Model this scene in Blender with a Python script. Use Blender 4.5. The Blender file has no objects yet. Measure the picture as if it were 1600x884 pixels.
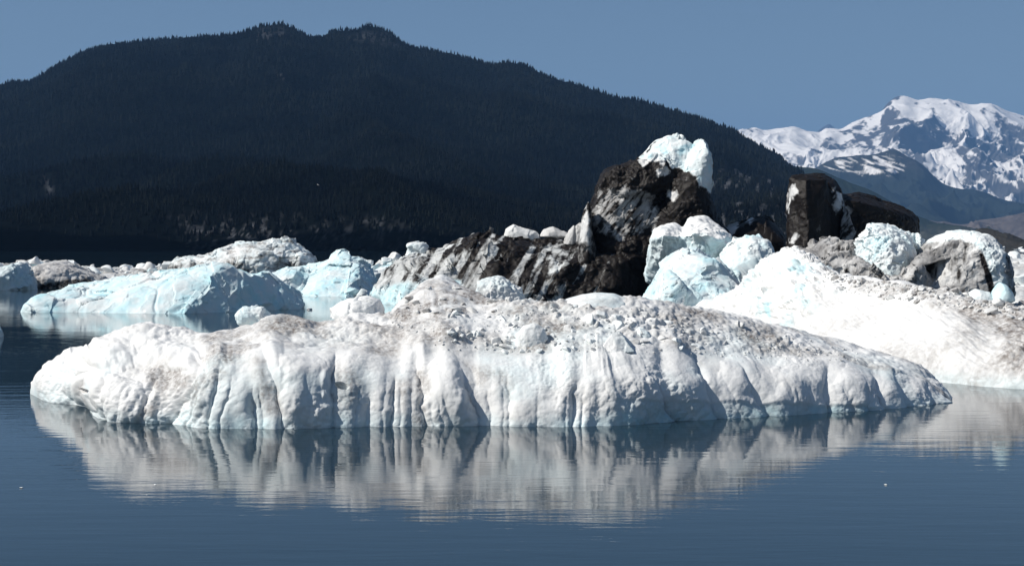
import bpy, bmesh, math, random
import numpy as np
from mathutils import Vector
from mathutils.bvhtree import BVHTree

# ------------------------------------------------------------------ camera
F, HZ, CX, CH = 2400.0, 376.0, 800.0, 6.0        # focal length (px of the 1600 px photo), horizon row, centre column, eye height (m)
scene = bpy.context.scene
col = scene.collection
cam_d = bpy.data.cameras.new('camera')
cam = bpy.data.objects.new('camera', cam_d)
col.objects.link(cam)
cam.location = (0, 0, CH)
cam.rotation_euler = (math.radians(90), 0, 0)
cam_d.sensor_width = 36.0
cam_d.lens = F / 1600.0 * 36.0
cam_d.shift_y = (HZ - 442.0) / 1600.0
cam_d.clip_start = 0.5
cam_d.clip_end = 120000.0
scene.camera = cam

# ------------------------------------------------------------------ sky, sun, exposure
SUN = Vector((-0.70, -0.15, 0.70)).normalized()
world = bpy.data.worlds.new('World')
scene.world = world
world.use_nodes = True
wn = world.node_tree
sky = wn.nodes.new('ShaderNodeTexSky')
sky.sky_type = 'NISHITA'
sky.sun_disc = False
sky.sun_elevation = math.asin(SUN.z)
sky.sun_rotation = math.atan2(SUN.x, SUN.y)
sky.altitude = 0
sky.air_density = 1.0
sky.dust_density = 0.3
sky.ozone_density = 2.0
bg = wn.nodes['Background']
bg.inputs['Strength'].default_value = 0.050
wn.links.new(sky.outputs[0], bg.inputs['Color'])
sun_d = bpy.data.lights.new('sun', 'SUN')
sun_d.energy = 4.6
sun_d.angle = math.radians(0.53)
sun_d.color = (1.0, 0.945, 0.865)
sun = bpy.data.objects.new('sun', sun_d)
col.objects.link(sun)
sun.rotation_euler = SUN.to_track_quat('Z', 'Y').to_euler()
vs = scene.view_settings
vs.view_transform = 'Standard'
vs.look = 'None'
vs.exposure = 0.32
vs.gamma = 1.0
vs.use_curve_mapping = False
scene.cycles.use_denoising = True
scene.cycles.max_bounces = 8
scene.cycles.volume_bounces = 0

# ------------------------------------------------------------------ noise
rs = np.random.RandomState(7)
PERM = np.concatenate([rs.permutation(512)] * 2).astype(np.int32)
GR = rs.normal(size=(512, 3)).astype(np.float32)
GR /= np.linalg.norm(GR, axis=1)[:, None]
RND = rs.rand(512, 3).astype(np.float32)


def hsh(i, j, k):
    return PERM[(PERM[(PERM[i & 511] + j) & 511] + k) & 511]


def perlin(p):
    p = np.asarray(p, np.float32)
    i = np.floor(p).astype(np.int32)
    f = p - i
    w = f * f * f * (f * (f * 6 - 15) + 10)
    out = np.zeros(len(p), np.float32)
    for dx in (0, 1):
        wx = w[:, 0] if dx else 1 - w[:, 0]
        for dy in (0, 1):
            wy = w[:, 1] if dy else 1 - w[:, 1]
            for dz in (0, 1):
                wz = w[:, 2] if dz else 1 - w[:, 2]
                g = GR[hsh(i[:, 0] + dx, i[:, 1] + dy, i[:, 2] + dz)]
                out += wx * wy * wz * ((f[:, 0] - dx) * g[:, 0] + (f[:, 1] - dy) * g[:, 1] + (f[:, 2] - dz) * g[:, 2])
    return out * 1.5


def fbm(p, octv=4, gain=0.5, lac=2.03):
    a, s, out = 1.0, 1.0, 0
    for o in range(octv):
        out = out + a * perlin(p * s + 17.3 * o)
        a *= gain
        s *= lac
    return out


def billow(p, octv=3, gain=0.5):
    a, s, out = 1.0, 1.0, 0
    for o in range(octv):
        out = out + a * (np.abs(perlin(p * s + 9.1 * o)) * 2 - 0.5)
        a *= gain
        s *= 2.1
    return out


def ridged(p, octv=5, gain=0.5):
    a, s, out, prev = 1.0, 1.0, 0, 1.0
    for o in range(octv):
        n = (1 - np.abs(perlin(p * s + 5.7 * o))) ** 2
        out = out + a * n * prev
        prev = n
        a *= gain
        s *= 2.05
    return out


def worley(p):
    """F1, F2 and, for the nearest cell, the offset to its point and a random vector"""
    p = np.asarray(p, np.float32)
    i = np.floor(p).astype(np.int32)
    f1 = np.full(len(p), 9.0, np.float32)
    f2 = f1.copy()
    best = np.zeros((len(p), 3), np.float32)
    bh = np.zeros(len(p), np.int32)
    for dx in (-1, 0, 1):
        for dy in (-1, 0, 1):
            for dz in (-1, 0, 1):
                h = hsh(i[:, 0] + dx, i[:, 1] + dy, i[:, 2] + dz)
                d = p - (i + np.array((dx, dy, dz)) + RND[h]).astype(np.float32)
                q = np.sqrt((d * d).sum(1))
                near = q < f1
                f2 = np.where(near, f1, np.minimum(f2, q))
                f1 = np.where(near, q, f1)
                best[near] = d[near]
                bh[near] = h[near]
    return f1, f2, best, GR[(bh * 7 + 3) & 511]


def facet(p):
    f1, f2, d, g = worley(p)
    return (d * g).sum(1)


def cell_ids(p):
    _, _, d, _ = worley(p)
    c = np.floor(p - d + 1e-4).astype(np.int64)
    return np.unique((c[:, 0] * 73856093) ^ (c[:, 1] * 19349663) ^ (c[:, 2] * 83492791), return_inverse=True)[1]


def ss(a, b, x):
    t = np.clip((x - a) / (b - a), 0, 1)
    return t * t * (3 - 2 * t)


def noise_stack(p, recipe):
    out = np.zeros(len(p), np.float32)
    mod = 0.35 + 0.95 * ss(-0.25, 0.45, fbm(p / 7.0 + 40, 3))
    for kind, size, amp in recipe:
        q = p / size
        if size < 3: amp = amp * mod
        if kind == 'fbm': out += amp * fbm(q, 4)
        elif kind == 'perlin': out += amp * perlin(q)
        elif kind == 'billow': out += amp * billow(q)
        elif kind == 'ridged': out += amp * (ridged(q, 4) - 0.9)
        elif kind == 'facet': out += amp * facet(q + 0.25 * fbm(q * 1.3, 2)[:, None])
        elif kind == 'cells':
            f1, f2, _, _ = worley(q)
            out += amp * (0.5 - f1)
        elif kind == 'cracks':
            f1, f2, _, _ = worley(q + 0.3 * fbm(q, 2)[:, None])
            out -= amp * (1 - ss(0.0, 0.12, f2 - f1))
    return out


# ------------------------------------------------------------------ small geometry helpers
def P(px, py, d):
    return ((px - CX) / F * d, d, CH - (py - HZ) / F * d)


def PXY(co):
    return CX + co[:, 0] / co[:, 1] * F, HZ + (CH - co[:, 2]) / co[:, 1] * F


def shore_d(py):
    return CH * F / (py - HZ)


def pchip(xs, ys, x):
    xs, ys = np.asarray(xs, float), np.asarray(ys, float)
    h = np.diff(xs)
    m = np.diff(ys) / h
    d = np.zeros(len(xs))
    d[0], d[-1] = m[0], m[-1]
    for k in range(1, len(xs) - 1):
        if m[k - 1] * m[k] > 0:
            w1, w2 = 2 * h[k] + h[k - 1], h[k] + 2 * h[k - 1]
            d[k] = (w1 + w2) / (w1 / m[k - 1] + w2 / m[k])
    i = np.clip(np.searchsorted(xs, x) - 1, 0, len(xs) - 2)
    t = (x - xs[i]) / h[i]
    return (ys[i] * (1 + 2 * t) * (1 - t) ** 2 + d[i] * h[i] * t * (1 - t) ** 2
            + ys[i + 1] * t * t * (3 - 2 * t) + d[i + 1] * h[i] * t * t * (t - 1))


def poly_sd(px, py, poly):
    """signed distance (positive inside) to a polygon"""
    poly = np.asarray(poly, float)
    inside = np.zeros(len(px), bool)
    dist = np.full(len(px), 1e9)
    n = len(poly)
    for k in range(n):
        x1, y1 = poly[k]
        x2, y2 = poly[(k + 1) % n]
        c = ((y1 > py) != (y2 > py)) & (px < (x2 - x1) * (py - y1) / (y2 - y1 + 1e-9) + x1)
        inside ^= c
        ex, ey = x2 - x1, y2 - y1
        t = np.clip(((px - x1) * ex + (py - y1) * ey) / (ex * ex + ey * ey), 0, 1)
        dist = np.minimum(dist, np.hypot(px - x1 - t * ex, py - y1 - t * ey))
    return np.where(inside, dist, -dist)


def patch(px, py, poly, soft=3.0, wob=None):
    s = poly_sd(px, py, poly)
    if wob is not None:
        s = s + wob
    return ss(-soft, soft, s)


def new_mesh(name, verts, faces, smooth=True):
    verts = np.ascontiguousarray(verts, np.float32)
    faces = np.ascontiguousarray(faces, np.int32)
    me = bpy.data.meshes.new(name)
    k = faces.shape[1]
    me.vertices.add(len(verts))
    me.vertices.foreach_set('co', verts.ravel())
    me.loops.add(faces.size)
    me.loops.foreach_set('vertex_index', faces.ravel())
    me.polygons.add(len(faces))
    me.polygons.foreach_set('loop_start', np.arange(0, faces.size, k, dtype=np.int32))
    me.polygons.foreach_set('use_smooth', np.full(len(faces), smooth))
    me.update()
    me.validate()
    return me


def attrs(me, **kw):
    for n, v in kw.items():
        a = me.attributes.new(n, 'FLOAT', 'POINT')
        a.data.foreach_set('value', np.ascontiguousarray(v, np.float32))


def get_co(me):
    a = np.zeros(len(me.vertices) * 3, np.float32)
    me.vertices.foreach_get('co', a)
    return a.reshape(-1, 3)


def get_no(me):
    a = np.zeros(len(me.vertices) * 3, np.float32)
    me.vertex_normals.foreach_get('vector', a)
    return a.reshape(-1, 3)


def add(name, me, mat, parent=None):
    o = bpy.data.objects.new(name, me)
    if mat is not None and not me.materials:
        me.materials.append(mat)
    col.objects.link(o)
    if parent is not None:
        o.parent = parent
    return o


def tag(o, label=None, cat=None, group=None, kind=None):
    for k, v in (('label', label), ('category', cat), ('group', group), ('kind', kind)):
        if v:
            o[k] = v
    return o


def centre(me):
    """move the mesh so that its own origin is at its base; returns that point"""
    co = get_co(me)
    c = np.array((co[:, 0].mean(), co[:, 1].mean(), max(co[:, 2].min(), 0.0)), np.float32)
    me.vertices.foreach_set('co', (co - c).ravel())
    me.update()
    return c


def grid_faces(nu, nv):
    i = np.arange(nv * nu, dtype=np.int32).reshape(nv, nu)
    return np.stack([i[:-1, :-1], i[:-1, 1:], i[1:, 1:], i[1:, :-1]], -1).reshape(-1, 4)


def loft(curves, nu, nv, mono=True):
    """curves: front to back, each a list of (px, py, d) or world points ('w', x, y, z); nv: rows per span"""
    u = np.linspace(0, 1, nu)
    rows = []
    for c in curves:
        c = sorted(c)
        xs = np.array([q[0] for q in c], float)
        xq = xs[0] + (xs[-1] - xs[0]) * u
        py = pchip(xs, [q[1] for q in c], xq)
        d = pchip(xs, [q[2] for q in c], xq)
        rows.append(np.stack([(xq - CX) / F * d, d, CH - (py - HZ) / F * d], -1))
    R = np.array(rows)                       # nc, nu, 3
    out = []
    nc = len(R)
    for k in range(nc - 1):
        p0 = R[max(k - 1, 0)]; p1 = R[k]; p2 = R[k + 1]; p3 = R[min(k + 2, nc - 1)]
        n = nv[k]
        for t in np.linspace(0, 1, n, endpoint=(k == nc - 2)):
            t2, t3 = t * t, t * t * t
            m1, m2 = 0.5 * (p2 - p0) * 0.8, 0.5 * (p3 - p1) * 0.8
            out.append((2 * t3 - 3 * t2 + 1) * p1 + (t3 - 2 * t2 + t) * m1 + (-2 * t3 + 3 * t2) * p2 + (t3 - t2) * m2)
    V = np.array(out)
    return V                                 # nv_total, nu, 3


def close_ends(co, nu, left=16, right=16):
    """let both ends of a lofted berg slope down under the water"""
    k = np.tile(np.arange(nu), len(co) // nu).astype(float)
    e = np.ones(len(co))
    if left: e *= np.sqrt(ss(0, left, k))
    if right: e *= np.sqrt(ss(0, right, nu - 1 - k))
    co[:, 2] = -0.9 + (co[:, 2] + 0.9) * e
    return co


def grid_normals(V):
    du = np.gradient(V, axis=1)
    dv = np.gradient(V, axis=0)
    n = np.cross(du, dv)
    n /= np.linalg.norm(n, axis=-1)[..., None] + 1e-12
    return n


def resample(poly, n, smooth=1):
    p = np.asarray(poly, float)
    q = np.vstack([p, p[:1]])
    s = np.concatenate([[0], np.cumsum(np.hypot(*np.diff(q, axis=0).T))])
    t = np.linspace(0, s[-1], n, endpoint=False)
    r = np.stack([np.interp(t, s, q[:, 0]), np.interp(t, s, q[:, 1])], -1)
    for _ in range(smooth):
        r = 0.25 * np.roll(r, 1, 0) + 0.5 * r + 0.25 * np.roll(r, -1, 0)
    return r


def inflate(outline, d, df, db, focus=None, p=2.5, n=110, k=11, lean=0.0, floor=-0.7):
    """a solid whose section at depth d is the outline, swelling df towards us and db away"""
    o = resample(outline, n, 0)
    X, Z = (o[:, 0] - CX) / F * d, CH - (o[:, 1] - HZ) / F * d
    if focus is None:
        fx, fz = X.mean(), max(Z.min(), -0.6)
    else:
        fx, _, fz = P(focus[0], focus[1], d)
    vs, fs = [], []
    ts = np.sin(np.linspace(-math.pi / 2, math.pi / 2, k))
    for t in ts:
        s = max((1 - abs(t) ** p), 0.0) ** (1 / p)
        s = max(s, 0.03)
        y = d + (df if t < 0 else db) * t
        vs.append(np.stack([fx + (X - fx) * s + lean * t, np.full(n, y), np.maximum(fz + (Z - fz) * s, floor)], -1))
    V = np.concatenate(vs)
    for a in range(k - 1):
        for b in range(n):
            c = (b + 1) % n
            fs.append((a * n + b, a * n + c, (a + 1) * n + c, (a + 1) * n + b))
    m = len(V)
    V = np.vstack([V, V[:n].mean(0), V[-n:].mean(0)])
    tri = []
    for b in range(n):
        c = (b + 1) % n
        tri.append((m, c, b))
        tri.append((m + 1, (k - 1) * n + b, (k - 1) * n + c))
    return V, [tuple(f) for f in fs] + tri


def hull(points):
    bm = bmesh.new()
    for q in points:
        x, y, z = P(*q)
        bm.verts.new((x, y, max(z, -0.7)))
        if abs(z) < 0.6:
            bm.verts.new((x, y, -0.7))
    r = bmesh.ops.convex_hull(bm, input=bm.verts)
    bmesh.ops.delete(bm, geom=[v for v in bm.verts if not v.link_faces], context='VERTS')
    bm.verts.index_update()
    V = np.array([v.co for v in bm.verts])
    fs = [tuple(v.index for v in f.verts) for f in bm.faces]
    bm.free()
    return V, fs


def solid(pieces, voxel, smooth=3):
    """union of the pieces as one skin"""
    vs, fs, o = [], [], 0
    for V, f in pieces:
        vs.append(V)
        fs += [tuple(i + o for i in q) for q in f]
        o += len(V)
    me = bpy.data.meshes.new('raw')
    me.from_pydata(np.concatenate(vs).tolist(), [], fs)
    me.update()
    bm = bmesh.new(); bm.from_mesh(me)
    bmesh.ops.recalc_face_normals(bm, faces=bm.faces)
    bm.to_mesh(me); bm.free()
    ob = bpy.data.objects.new('raw', me)
    col.objects.link(ob)
    r = ob.modifiers.new('r', 'REMESH')
    r.mode = 'VOXEL'
    r.voxel_size = voxel
    if smooth:
        s = ob.modifiers.new('s', 'SMOOTH')
        s.iterations = smooth
        s.factor = 0.5
    dg = bpy.context.evaluated_depsgraph_get()
    out = bpy.data.meshes.new_from_object(ob.evaluated_get(dg))
    bpy.data.objects.remove(ob)
    bpy.data.meshes.remove(me)
    out.polygons.foreach_set('use_smooth', np.full(len(out.polygons), True))
    return out


def planes(me, size, blend, seed=0.0):
    """break the skin into flat fracture faces about size metres across"""
    co, no = get_co(me), get_no(me)
    q = co / size + seed + 0.18 * fbm(co / size * 1.2, 2)[:, None]
    ids = cell_ids(q)
    n = np.bincount(ids).astype(float)
    mp = np.stack([np.bincount(ids, co[:, k]) / n for k in range(3)], -1)
    mn = np.stack([np.bincount(ids, no[:, k]) for k in range(3)], -1)
    mn /= np.linalg.norm(mn, axis=1)[:, None] + 1e-9
    j = GR[(np.arange(len(n)) * 37 + 11) & 511]
    mn = mn + 0.22 * j
    mn /= np.linalg.norm(mn, axis=1)[:, None]
    d = ((mp[ids] - co) * mn[ids]).sum(1)
    al = np.abs((no * mn[ids]).sum(1))
    d = np.clip(d, -0.35 * size, 0.35 * size) * ss(0.2, 0.6, al)
    co = co + (blend * d)[:, None] * mn[ids]
    me.vertices.foreach_set('co', co.astype(np.float32).ravel())
    me.update()


def displace(me, recipe, clampz=-0.9, keep=None):
    k = 0
    for q in recipe:
        if q[0] == 'planes':
            planes(me, q[1], q[2], 3.7 * k)
            k += 1
    recipe = [q for q in recipe if q[0] != 'planes']
    co, no = get_co(me), get_no(me)
    dsp = noise_stack(co, recipe)
    if keep is not None:
        dsp *= keep(co)
    co = co + no * dsp[:, None]
    co[:, 2] = np.maximum(co[:, 2], clampz)
    me.vertices.foreach_set('co', co.ravel())
    me.update()
    return co


# ------------------------------------------------------------------ materials
def mat_new(name):
    m = bpy.data.materials.new(name)
    m.use_nodes = True
    nt = m.node_tree
    return m, nt, nt.nodes['Principled BSDF']


def N(nt, t, **kw):
    n = nt.nodes.new(t)
    for k, v in kw.items():
        setattr(n, k, v)
    return n


def mixc(nt, fac, a, b):
    m = N(nt, 'ShaderNodeMix', data_type='RGBA')
    for s, v in ((m.inputs[0], fac), (m.inputs[6], a), (m.inputs[7], b)):
        if hasattr(v, 'is_linked'):
            nt.links.new(v, s)
        else:
            s.default_value = v if not isinstance(v, tuple) else (*v, 1)
    return m.outputs[2]


def attr(nt, name):
    return N(nt, 'ShaderNodeAttribute', attribute_name=name).outputs['Fac']


def math_(nt, op, a, b=None):
    n = N(nt, 'ShaderNodeMath', operation=op)
    for s, v in ((n.inputs[0], a), (n.inputs[1], b)):
        if v is None: continue
        if hasattr(v, 'is_linked'): nt.links.new(v, s)
        else: s.default_value = v
    return n.outputs[0]


def noise_tex(nt, scale, detail=5, rough=0.6, vec=None):
    n = N(nt, 'ShaderNodeTexNoise')
    n.inputs['Scale'].default_value = scale
    n.inputs['Detail'].default_value = detail
    n.inputs['Roughness'].default_value = rough
    if vec is not None:
        nt.links.new(vec, n.inputs['Vector'])
    return n.outputs['Fac']


def ramp(nt, v, a, b):
    n = N(nt, 'ShaderNodeMapRange')
    n.inputs['From Min'].default_value = a
    n.inputs['From Max'].default_value = b
    nt.links.new(v, n.inputs['Value'])
    return n.outputs[0]


def ice_material(name, scale, bump_d):
    m, nt, b = mat_new(name)
    geo = N(nt, 'ShaderNodeNewGeometry').outputs['Position']
    n1 = noise_tex(nt, 2.2 / scale, 6, 0.65, geo)
    n2 = noise_tex(nt, 9.0 / scale, 4, 0.6, geo)
    snow = mixc(nt, n1, (0.73, 0.75, 0.76), (0.81, 0.81, 0.795))
    blue = math_(nt, 'MULTIPLY', attr(nt, 'blue'), ramp(nt, n1, 0.15, 0.6))
    c = mixc(nt, blue, snow, (0.47, 0.73, 0.80))
    dirt = math_(nt, 'MULTIPLY', attr(nt, 'dirt'), ramp(nt, n2, 0.2, 0.62))
    c = mixc(nt, dirt, c, (0.185, 0.162, 0.148))
    grey = math_(nt, 'MULTIPLY', attr(nt, 'grey'), ramp(nt, n1, 0.0, 0.55))
    c = mixc(nt, grey, c, (0.20, 0.197, 0.197))
    n3 = noise_tex(nt, 3.0 / scale, 8, 0.75, geo)
    blk = ramp(nt, math_(nt, 'ADD', attr(nt, 'black'), math_(nt, 'MULTIPLY', math_(nt, 'SUBTRACT', n3, 0.5), 1.5)), 0.22, 0.72)
    c = mixc(nt, blk, c, (0.008, 0.0058, 0.005))
    nt.links.new(c, b.inputs['Base Color'])
    b.inputs['Roughness'].default_value = 0.6
    b.inputs['Specular IOR Level'].default_value = 0.25
    bp = N(nt, 'ShaderNodeBump')
    bp.inputs['Strength'].default_value = 0.45
    bp.inputs['Distance'].default_value = bump_d
    nt.links.new(noise_tex(nt, 14.0 / scale, 6, 0.7, geo), bp.inputs['Height'])
    nt.links.new(bp.outputs[0], b.inputs['Normal'])
    return m


ICE_NEAR = ice_material('weathered ice, near', 1.0, 0.025)
ICE_MID = ice_material('weathered ice', 2.2, 0.03)
ICE_FAR = ice_material('weathered ice, far', 3.0, 0.06)


def water_material():
    m, nt, b = mat_new('calm sea water')
    b.inputs['Base Color'].default_value = (0.010, 0.026, 0.040, 1)
    b.inputs['IOR'].default_value = 1.333
    b.inputs['Roughness'].default_value = 0.02
    geo = N(nt, 'ShaderNodeNewGeometry').outputs['Position']

    def mapped(sx, sy):
        mp = N(nt, 'ShaderNodeMapping')
        mp.inputs['Scale'].default_value = (sx, sy, 1)
        mp.inputs['Rotation'].default_value = (0, 0, math.radians(8))
        nt.links.new(geo, mp.inputs['Vector'])
        return mp.outputs[0]
    swell = noise_tex(nt, 1.0, 2, 0.5, mapped(0.26, 1.25))
    rip = noise_tex(nt, 1.0, 4, 0.55, mapped(1.1, 4.0))
    area = ramp(nt, noise_tex(nt, 1.0, 2, 0.5, mapped(0.02, 0.07)), 0.35, 0.65)
    h = math_(nt, 'ADD', math_(nt, 'MULTIPLY', swell, 0.75),
              math_(nt, 'MULTIPLY', rip, math_(nt, 'ADD', 0.14, math_(nt, 'MULTIPLY', area, 0.42))))
    bp = N(nt, 'ShaderNodeBump')
    bp.inputs['Strength'].default_value = 1.0
    bp.inputs['Distance'].default_value = 0.0095
    nt.links.new(h, bp.inputs['Height'])
    nt.links.new(bp.outputs[0], b.inputs['Normal'])
    return m


# ------------------------------------------------------------------ water
W = 42000.0
me = new_mesh('water', [(-W, -300, 0), (W, -300, 0), (W, W, 0), (-W, W, 0)], [(0, 1, 2, 3)], False)
tag(add('water', me, water_material()), kind='structure')


# ------------------------------------------------------------------ hills
def skyline(pts, d, dz=0.0):
    return [(x, y + dz, d) for x, y in pts]


def rockmat(name, veg, veg2, rock, snow=(0.82, 0.805, 0.785), size=20.0):
    m, nt, b = mat_new(name)
    geo = N(nt, 'ShaderNodeNewGeometry').outputs['Position']
    n1 = noise_tex(nt, 1.0 / size, 6, 0.65, geo)
    c = mixc(nt, n1, veg, veg2)
    c = mixc(nt, math_(nt, 'MULTIPLY', attr(nt, 'rock'), ramp(nt, n1, 0.3, 0.65)), c, rock)
    c = mixc(nt, ramp(nt, attr(nt, 'snow'), 0.35, 0.65), c, snow)
    nt.links.new(c, b.inputs['Base Color'])
    b.inputs['Roughness'].default_value = 1.0
    b.inputs['Specular IOR Level'].default_value = 0.0
    return m


HILL = [(-420, 215), (-200, 165), (-60, 148), (0, 139), (25, 132), (45, 134), (60, 127), (85, 113), (110, 100), (130, 90),
        (160, 79), (190, 72), (230, 69), (270, 70), (310, 66), (340, 63), (365, 65), (390, 57), (410, 51), (440, 50),
        (460, 58), (490, 67), (505, 69), (520, 60), (555, 59), (575, 53), (600, 56), (620, 67), (640, 80), (680, 85),
        (730, 98), (770, 108), (810, 110), (840, 121), (880, 137), (930, 151), (960, 161), (1010, 169), (1060, 184),
        (1100, 196), (1140, 210), (1170, 227), (1200, 246), (1235, 268), (1260, 285), (1290, 312), (1320, 345), (1350, 374)]
hx = [p[0] for p in HILL]
hy = [p[1] for p in HILL]
xs = np.linspace(-420, 1350, 40)
ridge_y = np.interp(xs, hx, hy)
ridge_d = 3000 - 300 * ss(900, 1350, xs)
sh = [(x, 376 + 6.7 * F / 880, 880) for x in (-520, 300, 800, 1400)]
sh0 = [(x, 376 + 6.0 * F / 884, 884) for x in (-520, 300, 800, 1400)]
cl = [(x, y, 915) for x, y in zip(xs, 376 - 0.07 * (376 - ridge_y) + 3)]
md = [(x, y, d) for x, y, d in zip(xs, 376 - 0.34 * (376 - ridge_y), 1560 + 0 * xs)]
m2 = [(x, y, d) for x, y, d in zip(xs, 376 - 0.74 * (376 - ridge_y), 1010 + 0.62 * (ridge_d - 1010))]
rg = [(x, y, d) for (x, y), d in zip(HILL, np.interp(hx, xs, ridge_d))]
bk = [(x, 376 - 0.55 * (376 - y), 3700) for x, y in zip(xs, ridge_y)]
bb = [(x, 376 + 6.7 * F / 4600, 4600) for x in (-420, 400, 1350)]
V = loft([sh, sh0, cl, md, m2, rg, bk, bb], 620, [3, 16, 50, 60, 60, 30, 12])
nvh = V.shape[0]
co = V.reshape(-1, 3)
v = np.repeat(np.arange(nvh), 620)
px0, py0 = PXY(co)
ridge_row = 3 + 16 + 50 + 60 + 60
keep = ss(3, 25, v) * (0.12 + 0.88 * np.clip(np.abs(v - ridge_row) / 45.0, 0, 1))
dz = 34 * (ridged(co * (1 / 420.0) * np.array((1.0, 0.55, 0.0)) + 3.1, 4) - 0.9) * keep + 7 * fbm(co / 60.0, 4) * ss(3, 14, v) * np.clip(co[:, 1] / 2500, 0.25, 1)
co[:, 2] += dz
hill_px, hill_py = PXY(co)
nn = grid_normals(co.reshape(nvh, 620, 3)).reshape(-1, 3)
wob = 14 * fbm(co / 90.0, 4)
rock = np.zeros(len(co))
for poly in ([(270, 340), (330, 350), (460, 345), (470, 400), (300, 410)], [(470, 348), (600, 342), (720, 350), (760, 405), (500, 410)],
             [(1085, 300), (1140, 262), (1200, 262), (1240, 290), (1255, 385), (1085, 385)], [(730, 362), (900, 330), (930, 380), (740, 390)]):
    rock = np.maximum(rock, 0.85 * patch(hill_px, hill_py, poly, 18, wob))
rock *= ss(0.05, 0.4, fbm(np.stack([(hill_px + 0.25 * hill_py) / 11, (hill_py - 0.2 * hill_px) / 17, 0 * hill_px], -1), 4, 0.65)) * ss(-0.35, 0.15, fbm(co / 120.0, 3))
for poly in ([(405, 45), (445, 45), (462, 62), (400, 64)], [(545, 60), (575, 48), (615, 55), (634, 78), (600, 74)], [(66, 278), (80, 286), (84, 304), (76, 300)],
             [(425, 105), (445, 120), (440, 130)]):
    rock = np.maximum(rock, patch(hill_px, hill_py, poly, 5, wob * 0.25) * (0.4 if poly[0][1] < 70 else 0.55))
hill_me = new_mesh('hillside', co, grid_faces(620, nvh))
attrs(hill_me, rock=rock, snow=np.zeros(len(co)))
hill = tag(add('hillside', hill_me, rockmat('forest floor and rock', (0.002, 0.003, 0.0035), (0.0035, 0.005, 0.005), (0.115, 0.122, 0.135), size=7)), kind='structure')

# ---- trees: skyline ones are things, the rest one mass
TREE_DARK, nt, b = mat_new('spruce foliage')
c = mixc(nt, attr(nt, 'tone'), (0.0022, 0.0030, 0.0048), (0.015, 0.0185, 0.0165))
nt.links.new(c, b.inputs['Base Color'])
b.inputs['Roughness'].default_value = 0.9
b.inputs['Specular IOR Level'].default_value = 0.0


def spruce(rng, sides=5, tiers=3):
    vs, fs = [], []
    for t in range(tiers):
        z0, z1 = 0.06 + 0.27 * t, 0.52 + 0.48 * (t + 1) / tiers
        r = 0.17 * (1 - 0.26 * t)
        b0 = len(vs)
        for s in range(sides):
            a = 2 * math.pi * (s + rng.rand() * 0.5) / sides
            q = r * (0.7 + 0.5 * rng.rand())
            vs.append((q * math.cos(a), q * math.sin(a), z0 + 0.07 * rng.rand()))
        vs.append((0, 0, min(z1, 1.0)))
        for s in range(sides):
            fs.append((b0 + s, b0 + (s + 1) % sides, b0 + sides))
    return np.array(vs, np.float32), np.array(fs, np.int32)


rng = np.random.RandomState(11)
protos = [spruce(rng, 5, 2) for _ in range(8)]
grid = co.reshape(nvh, 620, 3)
a = grid[:-1, :-1]; b_ = grid[:-1, 1:]; c_ = grid[1:, :-1]
area = np.linalg.norm(np.cross(b_ - a, c_ - a), axis=-1)
rockg = rock.reshape(nvh, 620)
prob = area * (1 - np.clip(rockg[:-1, :-1] * 1.25, 0, 0.97))
prob[:9] = 0
prob[ridge_row + 8:] = 0
pxg = hill_px.reshape(nvh, 620)
prob *= (pxg[:-1, :-1] > -60)
prob *= np.minimum(2600.0 / grid[:-1, :-1, 1], 3.6) ** 1.7
NT = 60000
flat = prob.ravel() / prob.sum()
pick = rng.choice(len(flat), NT, p=flat)
r0, c0 = np.unravel_index(pick, prob.shape)
fu, fv = rng.rand(NT, 1), rng.rand(NT, 1)
pos = (grid[r0, c0] * (1 - fu) + grid[r0, c0 + 1] * fu) * (1 - fv) + (grid[r0 + 1, c0] * (1 - fu) + grid[r0 + 1, c0 + 1] * fu) * fv
ht = (6.5 + 7.5 * rng.rand(NT)) * np.clip(pos[:, 1] / 2600.0, 0.3, 1.1) * (1 - 0.45 * ss(ridge_row - 40, ridge_row, r0))
tone = np.clip(0.35 + 0.5 * fbm(pos / 110.0, 3) + 0.45 * (rng.rand(NT) - 0.5), 0, 1)
VV, FF, TT, off = [], [], [], 0
which = rng.randint(0, 8, NT)
for k in range(8):
    sel = np.where(which == k)[0]
    pv, pf = protos[k]
    ang = rng.rand(len(sel)) * 6.28
    ca, sa = np.cos(ang), np.sin(ang)
    wv = (1.15 + 0.5 * rng.rand(len(sel)))
    q = np.stack([(pv[None, :, 0] * ca[:, None] - pv[None, :, 1] * sa[:, None]) * (ht[sel] * wv)[:, None],
                  (pv[None, :, 0] * sa[:, None] + pv[None, :, 1] * ca[:, None]) * (ht[sel] * wv)[:, None],
                  pv[None, :, 2] * ht[sel][:, None]], -1) + pos[sel][:, None, :]
    VV.append(q.reshape(-1, 3))
    FF.append((pf[None] + (np.arange(len(sel)) * len(pv))[:, None, None] + off).reshape(-1, 3))
    TT.append(np.repeat(tone[sel], len(pv)))
    off += len(sel) * len(pv)
me = new_mesh('forest', np.concatenate(VV), np.concatenate(FF), False)
attrs(me, tone=np.concatenate(TT))
tag(add('forest', me, TREE_DARK), 'dark spruce forest covering the whole shaded hillside', 'forest', kind='stuff')

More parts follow.
